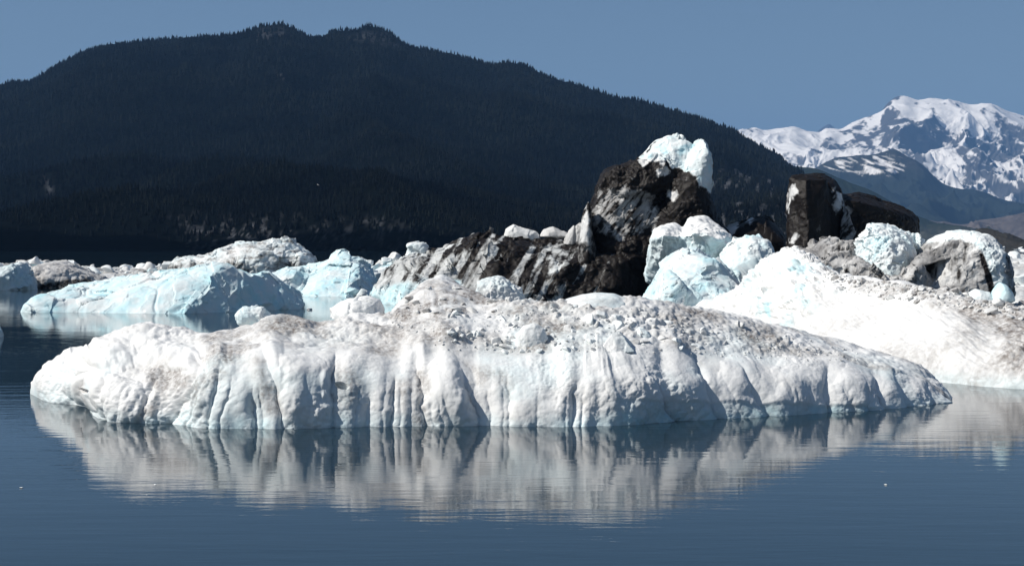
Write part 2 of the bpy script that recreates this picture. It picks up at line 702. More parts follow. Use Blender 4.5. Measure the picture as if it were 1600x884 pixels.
sky_meshes = []
for k in range(6):
    pv, pf = spruce(rng, 6, 3)
    m_ = new_mesh('spruce_tree', pv * np.array((1.2, 1.2, 1)), pf, False)
    attrs(m_, tone=np.full(len(pv), 0.3))
    m_.materials.append(TREE_DARK)
    sky_meshes.append(m_)
tx = np.concatenate([rng.uniform(0, 160, 74), rng.uniform(160, 400, 40), rng.uniform(470, 545, 18), rng.uniform(640, 930, 50), rng.uniform(930, 1260, 70)])
for x in tx:
    j = int(np.argmin(np.abs(pxg[ridge_row] - x)))
    q = grid[ridge_row, j]
    o = add('spruce_tree', sky_meshes[rng.randint(6)], None)
    h = (3.5 + 5.5 * rng.rand() ** 1.6) * (1.25 if x < 160 or x > 930 else 0.7)
    o.location = (float(q[0] + rng.uniform(-2, 2)), float(q[1] + rng.uniform(-6, 6)), float(q[2] - 0.8))
    o.scale = (h, h, h)
    o.rotation_euler = (0, 0, rng.rand() * 6.28)
    side = ('left' if x < 400 else 'middle' if x < 640 else 'right')
    tag(o, {'left': 'small dark spruce on the skyline of the hill\'s left slope', 'middle': 'small dark spruce on the skyline between the two rocky tops of the hill',
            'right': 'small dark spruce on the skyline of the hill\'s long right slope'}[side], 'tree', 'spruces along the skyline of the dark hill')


# ---- far mountains
def mountain(name, sk, d_ridge, d_foot, d_back, nu, nv, amp, size, snowf, mat, ramp_pow=1.0, sharp=0.1):
    xs = [p[0] for p in sk]
    foot = [(x, HZ + (CH + 3) * F / d_foot, d_foot) for x in (xs[0], (xs[0] + xs[-1]) / 2, xs[-1])]
    q = [(x, HZ - 0.25 * (HZ - y), d_foot + 0.36 * (d_ridge - d_foot)) for x, y in sk]
    h_ = [(x, HZ - 0.60 * (HZ - y), d_foot + 0.70 * (d_ridge - d_foot)) for x, y in sk]
    r = [(x, y, d_ridge) for x, y in sk]
    bk = [(xs[0], HZ + (CH + 3) * F / d_back, d_back), (xs[-1], HZ + (CH + 3) * F / d_back, d_back)]
    V = loft([foot, q, h_, r, bk], nu, nv)
    n = V.shape[0]
    co = V.reshape(-1, 3)
    v = np.repeat(np.arange(n), nu)
    rr = nv[0] + nv[1] + nv[2]
    keep = ss(0, 14, v) * (sharp + (1 - sharp) * np.clip(np.abs(v - rr) / (0.40 * rr), 0, 1) ** 1.5)
    warp = 0.35 * np.stack([fbm(co / size * 0.7 + 5, 3), fbm(co / size * 0.7 + 55, 3), 0 * co[:, 0]], -1)
    rel = ridged(co / size * np.array((1, 0.8, 0)) + warp, 6, 0.52)
    co[:, 2] += amp * (rel - 0.9) * keep + 0.05 * amp * fbm(co / size * 7, 3) * ss(0, 6, v) * (0.3 + 0.7 * keep)
    co[:, 2] = np.maximum(co[:, 2], -0.8)
    px, py = PXY(co)
    nn = grid_normals(co.reshape(n, nu, 3)).reshape(-1, 3)
    nn *= np.sign(nn[:, 2:3] + 1e-9)
    me = new_mesh(name, co, grid_faces(nu, n))
    s, rk = snowf(co, px, py, nn, rel)
    attrs(me, snow=s, rock=rk)
    return tag(add(name, me, mat), kind='structure')


SNOWY = [(1040, 240), (1120, 218), (1165, 208), (1180, 205), (1195, 210), (1220, 208), (1240, 204), (1262, 209), (1280, 211), (1293, 206), (1310, 207),
         (1335, 196), (1352, 190), (1375, 180), (1388, 165), (1400, 156), (1412, 154), (1435, 160), (1455, 157), (1475, 160), (1492, 164), (1520, 170),
         (1548, 167), (1575, 177), (1600, 184), (1680, 215), (1780, 250), (1950, 330)]


def snow1(co, px, py, nn, rel):
    base = 0.36 + 0.0035 * (262 - py) + 0.9 * (nn[:, 2] - 0.72)
    n = fbm(co / 900.0 * np.array((1, 1, 0.6)), 5, 0.6)
    streak = fbm(np.stack([(px + 0.8 * py) / 26, (py - 0.6 * px) / 9, 0 * px], -1), 4, 0.6)
    fine = fbm(co / 260.0 * np.array((1, 0.7, 0.8)), 4, 0.65)
    s = base + 0.34 * n + 0.38 * streak + 0.25 * (rel - 0.9) + 0.50 * fine
    for poly, a in (([(1345, 320), (1450, 330), (1600, 330), (1600, 400), (1200, 400), (1240, 290)], -0.7), ([(1455, 235), (1500, 250), (1495, 295), (1450, 275)], 0.4),
                    ([(1395, 170), (1440, 185), (1480, 225), (1440, 245), (1380, 225), (1340, 240), (1360, 200)], -0.38),
                    ([(1555, 185), (1580, 200), (1590, 218), (1565, 210)], -0.8), ([(1180, 212), (1300, 215), (1330, 250), (1220, 245)], 0.12),
                    ([(1440, 160), (1600, 180), (1600, 220), (1500, 215)], 0.3), ([(1550, 255), (1600, 265), (1600, 300), (1570, 300)], 0.35),
                    ([(1490, 230), (1560, 240), (1550, 290), (1500, 270)], -0.4)):
        s = s + a * patch(px, py, poly, 14, 10 * n)
    return s, np.ones(len(px))


mountain('snowy_mountain', SNOWY, 18000, 11500, 21500, 760, [70, 110, 150, 30], 340, 1350, snow1,
         rockmat('snow and bare rock', (0.050, 0.055, 0.060), (0.09, 0.09, 0.095), (0.09, 0.088, 0.09), size=300), sharp=0.02)
PEAK = [(1265, 225), (1277, 208), (1286, 201), (1295, 197), (1302, 201), (1312, 210), (1325, 225)]
mountain('distant_peak', PEAK, 26000, 24500, 27500, 90, [10, 15, 25, 8], 60, 500, lambda co, px, py, nn, rel: (0.15 + 0.3 * fbm(co / 300.0, 3), np.ones(len(px))),
         bpy.data.materials['snow and bare rock'])

DOME = [(1120, 330), (1200, 300), (1250, 282), (1290, 258), (1310, 250), (1340, 247), (1365, 245), (1385, 241), (1397, 238), (1412, 246), (1430, 254), (1445, 265), (1460, 280),
        (1475, 292), (1500, 300), (1540, 306), (1580, 318), (1620, 325), (1700, 330), (1850, 345)]


def snow2(co, px, py, nn, rel):
    st = fbm(np.stack([(px + 1.2 * py) / 34, (py - 0.35 * px) / 5.0, 0 * px], -1), 4, 0.55)
    m = patch(px, py, [(1270, 262), (1310, 246), (1400, 236), (1425, 262), (1390, 285), (1330, 275)], 12)
    return 0.14 + 1.0 * st * 0.6 * m + 0.28 * m - 0.3 * (1 - m), ss(290, 250, py)


mountain('blue_hill', DOME, 10500, 7200, 12000, 420, [40, 60, 70, 12], 150, 900, snow2,
         rockmat('alpine slope', (0.012, 0.018, 0.016), (0.024, 0.030, 0.024), (0.05, 0.05, 0.05), size=120))
FOOT = [(1350, 366), (1400, 352), (1440, 345), (1470, 349), (1500, 352), (1540, 345), (1580, 338), (1620, 330), (1700, 318), (1900, 330)]
mountain('foothill', FOOT, 6900, 6200, 7600, 260, [20, 30, 30, 10], 60, 350, lambda co, px, py, nn, rel: (np.zeros(len(px)), np.ones(len(px))),
         rockmat('bare foothill', (0.05, 0.045, 0.045), (0.09, 0.08, 0.078), (0.12, 0.105, 0.10), size=60))
LOWR = [(1120, 275), (1180, 262), (1215, 262), (1240, 262), (1275, 266), (1300, 275), (1335, 290), (1370, 304), (1400, 320), (1430, 336), (1460, 348), (1490, 358), (1525, 368), (1560, 376)]
mountain('wooded_ridge', LOWR, 5400, 4700, 6100, 300, [30, 40, 40, 10], 45, 320, lambda co, px, py, nn, rel: (np.zeros(len(px)), 0.5 * ss(345, 365, py)),
         rockmat('wooded slope', (0.014, 0.020, 0.014), (0.026, 0.034, 0.020), (0.10, 0.095, 0.09), size=30))
HEAD = [(1470, 372), (1510, 366), (1535, 357), (1555, 361), (1580, 371), (1610, 379)]
mountain('headland', HEAD, 1500, 1430, 1570, 120, [12, 12, 16, 8], 6, 60, lambda co, px, py, nn, rel: (np.zeros(len(px)), 0.6 + 0 * px),
         rockmat('dark headland', (0.02, 0.022, 0.02), (0.035, 0.035, 0.03), (0.06, 0.055, 0.05), size=10))

# ------------------------------------------------------------------ front iceberg
wl = [(48, 615), (80, 628), (115, 632), (150, 655), (200, 660), (255, 662), (330, 670), (420, 670), (520, 668), (640, 666), (760, 665), (900, 667),
      (1000, 663), (1100, 656), (1200, 651), (1300, 645), (1390, 640), (1440, 634), (1489, 629)]
wx = [p[0] for p in wl]
fd = lambda x: float(np.interp(x, wx, [shore_d(p[1]) for p in wl]))
thick = lambda x: float(np.interp(x, [48, 120, 300, 700, 1000, 1300, 1440, 1489], [0.25, 0.7, 0.95, 1, 1, 1.0, 0.65, 0.15]))
c0 = [(x, HZ + (CH + 0.8) * F / shore_d(y), shore_d(y)) for x, y in wl]
c1 = [(x, y, shore_d(y)) for x, y in wl]
top = [(50, 598), (75, 585), (110, 578), (160, 582), (210, 590), (250, 588), (290, 572), (330, 560), (400, 556), (450, 548), (520, 558), (600, 560), (660, 558), (720, 556),
       (800, 562), (850, 560), (930, 552), (1000, 552), (1080, 552), (1150, 556), (1250, 562), (1330, 567), (1390, 578), (1430, 592), (1465, 610), (1487, 626)]
tyf = lambda x: float(np.interp(x, [p[0] for p in top], [p[1] for p in top]))
c2 = [(x, tyf(x) + 0.42 * (np.interp(x, wx, [p[1] for p in wl]) - tyf(x)), fd(x) + (0.50 + 0.25 * float(ss(900, 1200, x))) * thick(x)) for x, _ in top]
c3 = [(x, y, fd(x) + (1.55 + 0.75 * float(ss(900, 1200, x))) * thick(x)) for x, y in top]
rid = [(49, 600), (62, 580), (85, 562), (115, 547), (160, 527), (205, 508), (240, 506), (290, 514), (330, 519), (375, 512), (440, 493), (470, 494), (500, 502), (540, 494),
       (600, 488), (625, 472), (655, 448), (690, 432), (715, 440), (745, 458), (800, 470), (870, 472), (930, 466), (985, 466), (1010, 470), (1080, 479), (1150, 493), (1230, 513),
       (1300, 531), (1400, 555), (1450, 581), (1475, 605), (1488, 624)]
ryf = lambda x: float(np.interp(x, [p[0] for p in rid], [p[1] for p in rid]))
c4 = [(x, 0.45 * tyf(x) + 0.55 * ryf(x) + 4, fd(x) + 3.6 * thick(x)) for x, _ in rid]
rdep = lambda x: fd(x) + 6.4 * thick(x) + 5.0 * math.exp(-((x - 690) / 60) ** 2)
c5 = [(x, y, rdep(x)) for x, y in rid]
c6 = [(x, HZ + (CH - 0.45 * (CH - (y - HZ) * rdep(x) / F)) * F / (rdep(x) + 4 * thick(x)), rdep(x) + 4 * thick(x)) for x, y in rid]
c7 = [(x, HZ + (CH + 0.8) * F / (rdep(x) + 6 * thick(x)), rdep(x) + 6 * thick(x)) for x, y in rid]
NU = 1120
spans = [10, 55, 60, 55, 60, 30, 16]
V = loft([c0, c1, c2, c3, c4, c5, c6, c7], NU, spans)
nvf = V.shape[0]
vrow = np.repeat(np.arange(nvf), NU).astype(float)
rows = np.cumsum([0] + spans)
nrm = grid_normals(V).reshape(-1, 3)
co = V.reshape(-1, 3)
px, py = PXY(co)
# columns between the melt grooves of the cliff: (px at waterline, lean towards the top, depth)
GROOVES = [(122, .3, .32, 7, 70), (151, .3, .40, 7, 75), (214, .45, .42, 10, 80), (256, .54, .42, 8, 130), (281, .5, .22, 6, 110), (318, .30, .28, 7, 115), (344, .2, .18, 6, 95),
           (398, -.1, .34, 8, 60), (410, -.1, .22, 6, 80), (444, -.27, .40, 8, 120), (482, -.05, .10, 7, 90), (523, -.02, .42, 7, 135), (556, 0, .14, 6, 85), (574, .05, .12, 6, 60), (596, 0, .10, 8, 100),
           (611, 0, .34, 7, 95), (624, 0, .14, 8, 85), (640, .05, .16, 9, 90), (666, -.14, .48, 8, 130), (749, -.32, .34, 9, 125), (768, -.1, .16, 7, 70), (798, -.05, .20, 6, 95),
           (838, .1, .10, 8, 80), (879, .1, .12, 6, 60), (891, .1, .34, 8, 80), (909, .05, .24, 9, 70), (962, -.3, .10, 7, 90), (1018, -.2, .10, 8, 60), (1063, -.6, .26, 8, 100), (1128, -.42, .44, 8, 130), (1163, -.5, .12, 8, 80),
           (1206, -.62, .36, 9, 95), (1240, -.3, .10, 8, 70), (1270, -.2, .10, 8, 60), (1299, -.12, .36, 11, 85), (1335, -.3, .12, 8, 60), (1366, -.3, .14, 8, 60), (1394, -.45, .50, 11, 75), (1429, -.5, .30, 8, 55), (1462, -.5, .24, 7, 40)]
rg_ = np.random.RandomState(77)
for _ in range(20):
    GROOVES.append((rg_.uniform(60, 1480), 0, rg_.uniform(.03, .11), rg_.uniform(3, 6), rg_.uniform(25, 110)))
lk = sorted(q for q in GROOVES[:40] if q[1] != 0)
wly = np.interp(px, wx, [p[1] for p in wl])
up = np.clip(wly - py, 0, 220)
hfrac = np.clip(up / np.maximum(wly - np.interp(px, [p[0] for p in top], [p[1] for p in top]), 5), 0, 2)
wobx = 6 * fbm(np.stack([px / 45, py / 45, 0 * px], -1), 3) + 2 * fbm(np.stack([px / 12, py / 14, 0 * px + 3], -1), 2)
wall = ss(0, 12, vrow) * (1 - ss(rows[3] - 5, rows[3] + 40, vrow))
wallw = ss(0, 12, vrow) * (1 - ss(rows[3] + 10, rows[4] + 20, vrow))
disp = 0 * px
groove = 0 * px
for g_, ln, dep, w_, um in GROOVES:
    if ln == 0:
        ln = float(np.interp(g_, [q[0] for q in lk], [q[1] for q in lk]))
    dd = px + wobx - (g_ + ln * up)
    near = np.abs(dd) < 6 * w_
    q = np.exp(-np.abs(dd[near]) / (0.8 * w_) * np.where(dd[near] > 0, 0.8, 1.25)) * (1 - ss(um * 0.55, um, up[near]))
    disp[near] -= 0.54 * dep * q
    groove[near] = np.maximum(groove[near], q ** 2 * min(dep * 3, 1))
disp *= wallw
groove *= wallw
lnall = np.interp(px, [q[0] for q in lk], [q[1] for q in lk])
lx = px - lnall * up
disp += wallw * ((0.25 - 0.10 * ss(900, 1100, px)) * fbm(np.stack([lx / 60, up / 170, 0 * px + 1], -1), 2) + 0.030 * ss(-0.3, 0.5, fbm(co / 4 + 50, 2)) * fbm(np.stack([lx / 10, up / 70, 0 * px + 5], -1), 3))
LOBES = [(84, 602, 36, 28, .15), (138, 606, 27, 30, .30), (186, 628, 38, 38, .40), (170, 552, 38, 24, .35), (268, 556, 42, 18, .22), (120, 565, 30, 20, .22), (236, 615, 22, 42, .15), (230, 530, 34, 18, .2),
         (300, 600, 20, 55, .18), (475, 610, 36, 55, .22), (700, 610, 36, 50, .22), (975, 618, 70, 40, .20), (1155, 600, 30, 44, .2), (1250, 600, 38, 40, .22), (1345, 600, 34, 38, .2)]
for cx_, cy_, rx_, ry_, a_ in [(*q[:4], q[4] * (1.0 if q[0] < 310 else 1.1 if q[0] < 900 else 0.5)) for q in LOBES]:
    q = 1 - ((px + 2 * wobx - cx_) / (1.15 * rx_)) ** 2 - ((py + wobx - cy_) / (1.15 * ry_)) ** 2
    disp += np.where(vrow < rows[6], a_ * np.clip(q, 0, 1) ** 0.9, 0) * ss(0, 10, vrow)
for cx_, cy_, rx_, ry_, a_ in [(534, 604, 11, 5, .3), (137, 611, 9, 4, .25)]:
    q = 1 - ((px - cx_) / rx_) ** 2 - ((py - cy_ - 0.25 * (px - cx_)) / ry_) ** 2
    disp -= a_ * np.clip(q, 0, 1) ** 0.6
rmod = 0.4 + 0.9 * ss(-0.2, 0.4, fbm(co / 3.5 + 20, 3))
disp += 0.17 * fbm(co / 2.8, 3) * ss(0, 12, vrow) * (0.6 + 0.4 * wall)
disp += rmod * (0.026 * billow(co / 0.40, 3) + 0.013 * fbm(co / 0.13, 2))
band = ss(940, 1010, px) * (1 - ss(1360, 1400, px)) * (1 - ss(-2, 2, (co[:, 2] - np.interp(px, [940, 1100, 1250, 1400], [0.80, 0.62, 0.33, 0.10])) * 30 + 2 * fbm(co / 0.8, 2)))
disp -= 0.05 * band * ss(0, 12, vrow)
# rubble on the crown
rub = ss(rows[3] + 5, rows[3] + 40, vrow + 14 * fbm(co / 1.2, 3)) * ss(680, 820, px) * (1 - 0.75 * ss(1180, 1330, px)) * (1 - ss(rows[6], rows[7], vrow))
f1, f2, _, _ = worley(co / 0.55 + 0.2 * fbm(co / 0.4, 2)[:, None])
g1, g2, _, _ = worley(co / 0.22)
disp += rub * (0.27 * (0.55 - f1) * rmod + 0.08 * (0.5 - g1))
plat = ss(rows[3], rows[3] + 30, vrow) * (1 - rub)
disp += plat * (0.05 * (0.5 - worley(co / 0.3)[0]) * rmod + 0.12 * billow(co / 1.6, 3))
taper = ss(0, 30, np.minimum(px - 46, 1492 - px))
co = co + nrm * (disp * (0.25 + 0.75 * taper))[:, None]
# lobes at the left end
co[:, 2] = np.maximum(co[:, 2], -0.9)
d1 = fbm(co / np.array((2.2, 2.2, 1.5)), 4)
px2, py2 = PXY(co)
dn = fbm(co / 0.9 + 4, 4)
dirt = plat * (0.36 + 0.95 * d1 + 0.3 * dn) * (0.45 + 0.55 * ss(230, 330, px2)) + rub * (0.30 + 0.8 * d1 + 0.3 * dn) + 0.10 * wall * ss(0.0, 0.5, d1 + 0.5 * dn)
dirt = np.maximum(dirt, 0) + groove * ss(-0.1, 0.5, d1 + 0.15 * dn) * 0.8
for poly, a_, s_ in (([(600, 495), (640, 465), (700, 445), (760, 455), (800, 470), (740, 480), (680, 492), (630, 500)], 1.0, 9),
                     ([(225, 570), (265, 575), (300, 585), (280, 610), (240, 640), (225, 650), (240, 600)], 0.75, 8),
                     ([(320, 530), (370, 522), (420, 520), (440, 505), (400, 540), (350, 565), (310, 570)], 0.7, 9),
                     ([(405, 560), (432, 590), (446, 650), (420, 655), (398, 600)], 0.65, 8),
                     ([(520, 560), (560, 565), (565, 610), (545, 655), (525, 650)], 0.5, 10), ([(615, 590), (660, 580), (664, 662), (625, 662)], 0.65, 8), ([(300, 585), (330, 560), (350, 580), (300, 640), (285, 640)], 0.6, 8),
                     ([(730, 570), (790, 575), (800, 600), (760, 605)], 0.55, 8), ([(440, 490), (560, 500), (620, 540), (560, 555), (440, 545)], 0.4, 18)):
    dirt = np.maximum(dirt, a_ * patch(px2, py2, poly, s_ * 1.6, 16 * dn) * (0.45 + 0.6 * ss(-0.5, 0.4, dn) + 0.5 * perlin(np.stack([px2 / 7, py2 / 60, 0 * px], -1))))
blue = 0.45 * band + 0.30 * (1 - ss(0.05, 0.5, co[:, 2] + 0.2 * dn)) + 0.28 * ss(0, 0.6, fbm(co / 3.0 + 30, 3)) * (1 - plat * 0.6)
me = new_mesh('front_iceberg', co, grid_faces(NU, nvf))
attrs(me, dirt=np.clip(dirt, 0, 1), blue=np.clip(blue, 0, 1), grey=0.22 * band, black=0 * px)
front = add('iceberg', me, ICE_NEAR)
tag(front, 'long low white iceberg in front with fluted melting sides and dirty rubble along its crown', 'iceberg')
FRONT_BVH = BVHTree.FromPolygons(co.tolist(), grid_faces(NU, nvf).tolist())


# ------------------------------------------------------------------ ice chunks (shared shapes)
def chunk_mesh(seed, flat=1.0, cuts=9, sub=4, round_=0.05):
    r = np.random.RandomState(seed)
    bm = bmesh.new()
    bmesh.ops.create_icosphere(bm, subdivisions=sub, radius=1.0)
    v = np.array([q.co for q in bm.verts], np.float32)
    f = np.array([[q.index for q in p.verts] for p in bm.faces], np.int32)
    bm.free()
    for _ in range(cuts):
        n = r.normal(size=3)
        n /= np.linalg.norm(n)
        h = r.uniform(0.36, 0.68)
        s = v @ n - h
        v = v - np.maximum(s, 0)[:, None] * n[None, :] * (1 - round_)
    nn = v / np.linalg.norm(v, axis=1)[:, None]
    v = v + nn * (0.10 * fbm(v * 1.3 + seed, 3) + 0.035 * billow(v * 5 + seed, 2))[:, None]
    v *= np.array((1, r.uniform(0.75, 1.0), flat * r.uniform(0.7, 0.95)))
    m = new_mesh('ice_chunk', v, f)
    return m


VARIANTS = {}
for style, (dirt_, blue_, grey_, blk_) in {'clean': (0.0, 0.15, 0, 0), 'dusty': (0.35, 0.05, 0, 0), 'dirty': (0.75, 0, 0.3, 0), 'blue': (0, 0.8, 0, 0), 'black': (0, 0, 0.4, 0.55)}.items():
    for mat in (ICE_NEAR, ICE_MID):
        L = []
        for k in range(6):
            m_ = chunk_mesh(100 + k * 7 + len(style), sub=4 if k < 3 else 3)
            n_ = len(m_.vertices)
            vv = get_co(m_)
            vr = fbm(vv * 1.1 + k * 3, 3)
            attrs(m_, dirt=np.clip(dirt_ * (1 + vr), 0, 1), blue=np.clip(blue_ * (1 + vr), 0, 1), grey=np.full(n_, grey_), black=np.full(n_, blk_) + 0.4 * vr * (blk_ > 0))
            m_.materials.append(mat)
            L.append(m_)
        VARIANTS[style, mat.name] = L


def chunk(style, loc, size, r, label, group=None, mat=ICE_MID, cat='ice chunk', k=None, rot=None, squash=1.0):
    L = VARIANTS[style, mat.name]
    o = bpy.data.objects.new('ice_chunk', L[r.randint(6) if k is None else k])
    col.objects.link(o)
    o.location = [float(q) for q in loc]
    o.scale = (size * r.uniform(0.85, 1.25), size * r.uniform(0.8, 1.1), size * r.uniform(0.7, 1.1) * squash)
    o.rotation_euler = rot or (r.uniform(-0.5, 0.5), r.uniform(-0.5, 0.5), r.uniform(0, 6.28))
    tag(o, label, cat, group)
    return o


def on_front(px, py):
    """where the sight line through a picture point meets the front iceberg"""
    o = Vector((0, 0, CH))
    q = Vector(P(px, py, 50.0)) - o
    hit = FRONT_BVH.ray_cast(o, q.normalized())
    return hit[0]


def joined(name, items, r, mat, label, cat, dirt=0.4):
    """many tiny chunks as one piece of geometry"""
    base_ = []
    for k in range(5):
        m_ = chunk_mesh(300 + k, sub=2, cuts=7)
        f_ = np.zeros(len(m_.polygons) * 3, np.int32)
        m_.polygons.foreach_get('vertices', f_)
        base_.append((get_co(m_), f_.reshape(-1, 3)))
        bpy.data.meshes.remove(m_)
    vv, ff, dd, off = [], [], [], 0
    for loc, size in items:
        v_, f_ = base_[r.randint(5)]
        a_ = r.uniform(0, 6.28)
        R_ = np.array(((math.cos(a_), -math.sin(a_), 0), (math.sin(a_), math.cos(a_), 0), (0, 0, 1)))
        vv.append((v_ * np.array((r.uniform(.7, 1.2), r.uniform(.7, 1.2), r.uniform(.6, 1)))) @ R_.T * size + np.array(loc))
        ff.append(f_ + off)
        dd.append(np.full(len(v_), dirt * r.uniform(0.2, 1.8)))
        off += len(v_)
    me = new_mesh(name, np.concatenate(vv), np.concatenate(ff))
    z_ = np.zeros(off)
    attrs(me, dirt=np.clip(np.concatenate(dd), 0, 1), blue=z_ + 0.05, grey=z_, black=z_)
    return tag(add(name, me, mat), label, cat, kind='stuff')


r = np.random.RandomState(5)
count = 0
while count < 105:
    x, y = r.uniform(700, 1170), r.uniform(478, 552)
    if y < 470 + 0.10 * abs(x - 900) or y > 552 - 0.02 * (x - 690): continue
    p = on_front(x, y)
    if p is None or p.z < 1.5: continue
    s = 0.12 + 0.22 * r.rand() ** 2
    st = 'dusty' if r.rand() < 0.7 else 'clean'
    where = 'left of the ribbed white block' if x < 815 else 'between the ribbed block and the triangular block' if x < 950 else 'just right of the bluish rounded block' if x < 1060 else 'at the right end of the rubble field'
    chunk(st, (p.x, p.y, p.z - s * 0.10), s, r, ('dust-speckled' if st == 'dusty' else 'clean white') + ' ice lump ' + where + ', front iceberg', 'ice lumps in the rubble on the front iceberg', ICE_NEAR)
    count += 1
for _ in range(26):
    x, y = r.uniform(615, 800), r.uniform(442, 490)
    p = on_front(x, y)
    if p is None or p.y > 68: continue
    s = 0.10 + 0.16 * r.rand() ** 2
    st = 'dirty' if r.rand() < 0.6 else 'dusty'
    chunk(st, (p.x, p.y, p.z + s * 0.1), s, r, ('dark brown-coated' if st == 'dirty' else 'pale dusty') + ' ice lump on the dirty mound at the back of the front iceberg',
          'dirty ice lumps on the mound at the back of the front iceberg', ICE_NEAR)
items = []
for _ in range(600):
    x = r.uniform(600, 1340)
    y0_, y1_ = np.interp(x, [600, 700, 1000, 1340], [485, 470, 480, 546]), np.interp(x, [600, 700, 1000, 1340], [500, 548, 552, 566])
    p = on_front(x, r.uniform(y0_, y1_))
    if p is None or p.y > 70 or p.z < 0.8: continue
    s = 0.03 + 0.06 * r.rand() ** 2
    items.append(((p.x, p.y, p.z), s))
joined('ice_rubble', items, r, ICE_NEAR, 'fine dusty ice rubble scattered along the crown of the front iceberg', 'ice rubble')


# ------------------------------------------------------------------ shaped bergs and blocks
def submesh(me, name, keep):
    """the faces of me flagged in keep as a mesh of their own, attributes included"""
    nf = len(me.polygons)
    li = np.zeros(len(me.loops), np.int32)
    me.loops.foreach_get('vertex_index', li)
    ls = np.zeros(nf, np.int32); lt = np.zeros(nf, np.int32)
    me.polygons.foreach_get('loop_start', ls); me.polygons.foreach_get('loop_total', lt)
    quads = li[ls[keep][:, None] + np.arange(4)[None, :]]
    u, inv = np.unique(quads.ravel(), return_inverse=True)
    out = new_mesh(name, get_co(me)[u], inv.reshape(-1, 4).astype(np.int32))
    for k in ('dirt', 'blue', 'grey', 'black'):
        a = np.zeros(len(me.vertices), np.float32)
        me.attributes[k].data.foreach_get('value', a)
        attrs(out, **{k: a[u]})
    return out


def berg_split(thing, names, pieces, voxel, recipe, paint, mat, mask, smooth=3):
    """one fused solid whose faces go to two parts of the thing: outside the mask, inside the mask"""
    me = solid(pieces, voxel, smooth)
    co = displace(me, recipe)
    px, py = PXY(co)
    no = get_no(me)
    m = mask(co, px, py, no)
    z = np.zeros(len(co))
    a = dict(dirt=z, blue=z, grey=z, black=z)
    a.update(paint(co, px, py, no, m))
    attrs(me, **{k: np.clip(v_ + z, 0, 1) for k, v_ in a.items()})
    me.vertices.foreach_set('co', (co - np.array(thing.location, np.float32)).astype(np.float32).ravel())
    me.update()
    ls = np.zeros(len(me.polygons), np.int32)
    me.polygons.foreach_get('loop_start', ls)
    li = np.zeros(len(me.loops), np.int32)
    me.loops.foreach_get('vertex_index', li)
    fm = m[li[ls[:, None] + np.arange(4)[None, :]]].mean(1) > 0.5
    for (n_, lab), k in zip(names, (~fm, fm)):
        o = add(n_, submesh(me, n_, k), mat, thing)
        if lab: o['label'] = lab
    bpy.data.meshes.remove(me)


def berg(name, label, cat, pieces, voxel, recipe, paint, mat, group=None, parent=None, smooth=3, origin=None):
    me = solid(pieces, voxel, smooth)
    co = displace(me, recipe)
    me.update()
    px, py = PXY(co)
    no = get_no(me)
    z = np.zeros(len(co))
    a = dict(dirt=z, blue=z, grey=z, black=z)
    a.update(paint(co, px, py, no))
    attrs(me, **{k: np.clip(v_ + z, 0, 1) for k, v_ in a.items()})
    if parent is None:
        c = centre(me)
    else:
        c = np.array(origin, np.float32)
        me.vertices.foreach_set('co', (get_co(me) - c).ravel())
        me.update()
    o = add(name, me, mat, parent)
    if parent is None:
        o.location = [float(q) for q in c]
        tag(o, label, cat, group)
    elif label:
        o['label'] = label
    return o


def empty_thing(name, loc, label, cat):
    o = bpy.data.objects.new(name, None)
    col.objects.link(o)
    o.location = loc
    return tag(o, label, cat)


def base(pts, d, dx=0):
    """close an outline down to the water"""
    yb = HZ + (CH + 0.6) * F / d
    return list(pts) + [(pts[-1][0] + dx, yb), (pts[0][0] - dx, yb)]


def bn(co, s, seed=0.0, o=4):
    return fbm(co / s + seed, o)


# --- blocks lying on the front iceberg
NOISE_SMALL = [('planes', 0.7, 0.5), ('facet', 0.9, 0.10), ('fbm', 0.6, 0.05), ('billow', 0.2, 0.015)]
SNOWP = lambda co, px, py, no: dict(blue=0.12 + 0.3 * bn(co, 1.2), dirt=0.25 * np.maximum(bn(co, 0.9, 3), 0))
berg('ice_block', 'rounded pale ice block standing alone on the back left of the front iceberg', 'ice block',
     [inflate([(373, 508), (372, 490), (380, 479), (400, 477), (414, 480), (420, 492), (418, 510)], 57.2, 0.5, 0.5, (396, 500), 3.5)], 0.03, NOISE_SMALL,
     lambda co, px, py, no: dict(blue=0.45 + 0.4 * bn(co, 0.8)), ICE_NEAR)
berg('ice_slab', 'smooth white snow-covered slab tilted on the back of the front iceberg beside brown rubble', 'ice slab',
     [inflate([(514, 498), (515, 480), (535, 471), (560, 462), (580, 462), (594, 468), (601, 485), (603, 500)], 57.2, 1.3, 0.9, (555, 500), 2.6)], 0.035,
     [('fbm', 1.2, 0.10), ('billow', 0.5, 0.03), ('cracks', 1.4, 0.06)], lambda co, px, py, no: dict(blue=0.05, dirt=0.15 * np.maximum(bn(co, 1), 0)), ICE_NEAR)
berg('ice_mound', 'broad smooth white hump of ice on the highest part of the front iceberg\'s crown', 'ice mound',
     [inflate([(862, 505), (868, 480), (885, 466), (910, 459), (932, 456), (960, 459), (980, 466), (990, 480), (992, 505)], 56.0, 1.6, 1.4, (925, 505), 2.2)], 0.035,
     [('fbm', 1.3, 0.16), ('billow', 0.5, 0.03), ('cells', 0.4, 0.04)], lambda co, px, py, no: dict(blue=0.2 + 0.4 * bn(co, 1.0), dirt=0.5 * np.maximum(bn(co, 0.8, 9), 0)), ICE_NEAR)
p = on_front(962, 546)
d_ = p.y
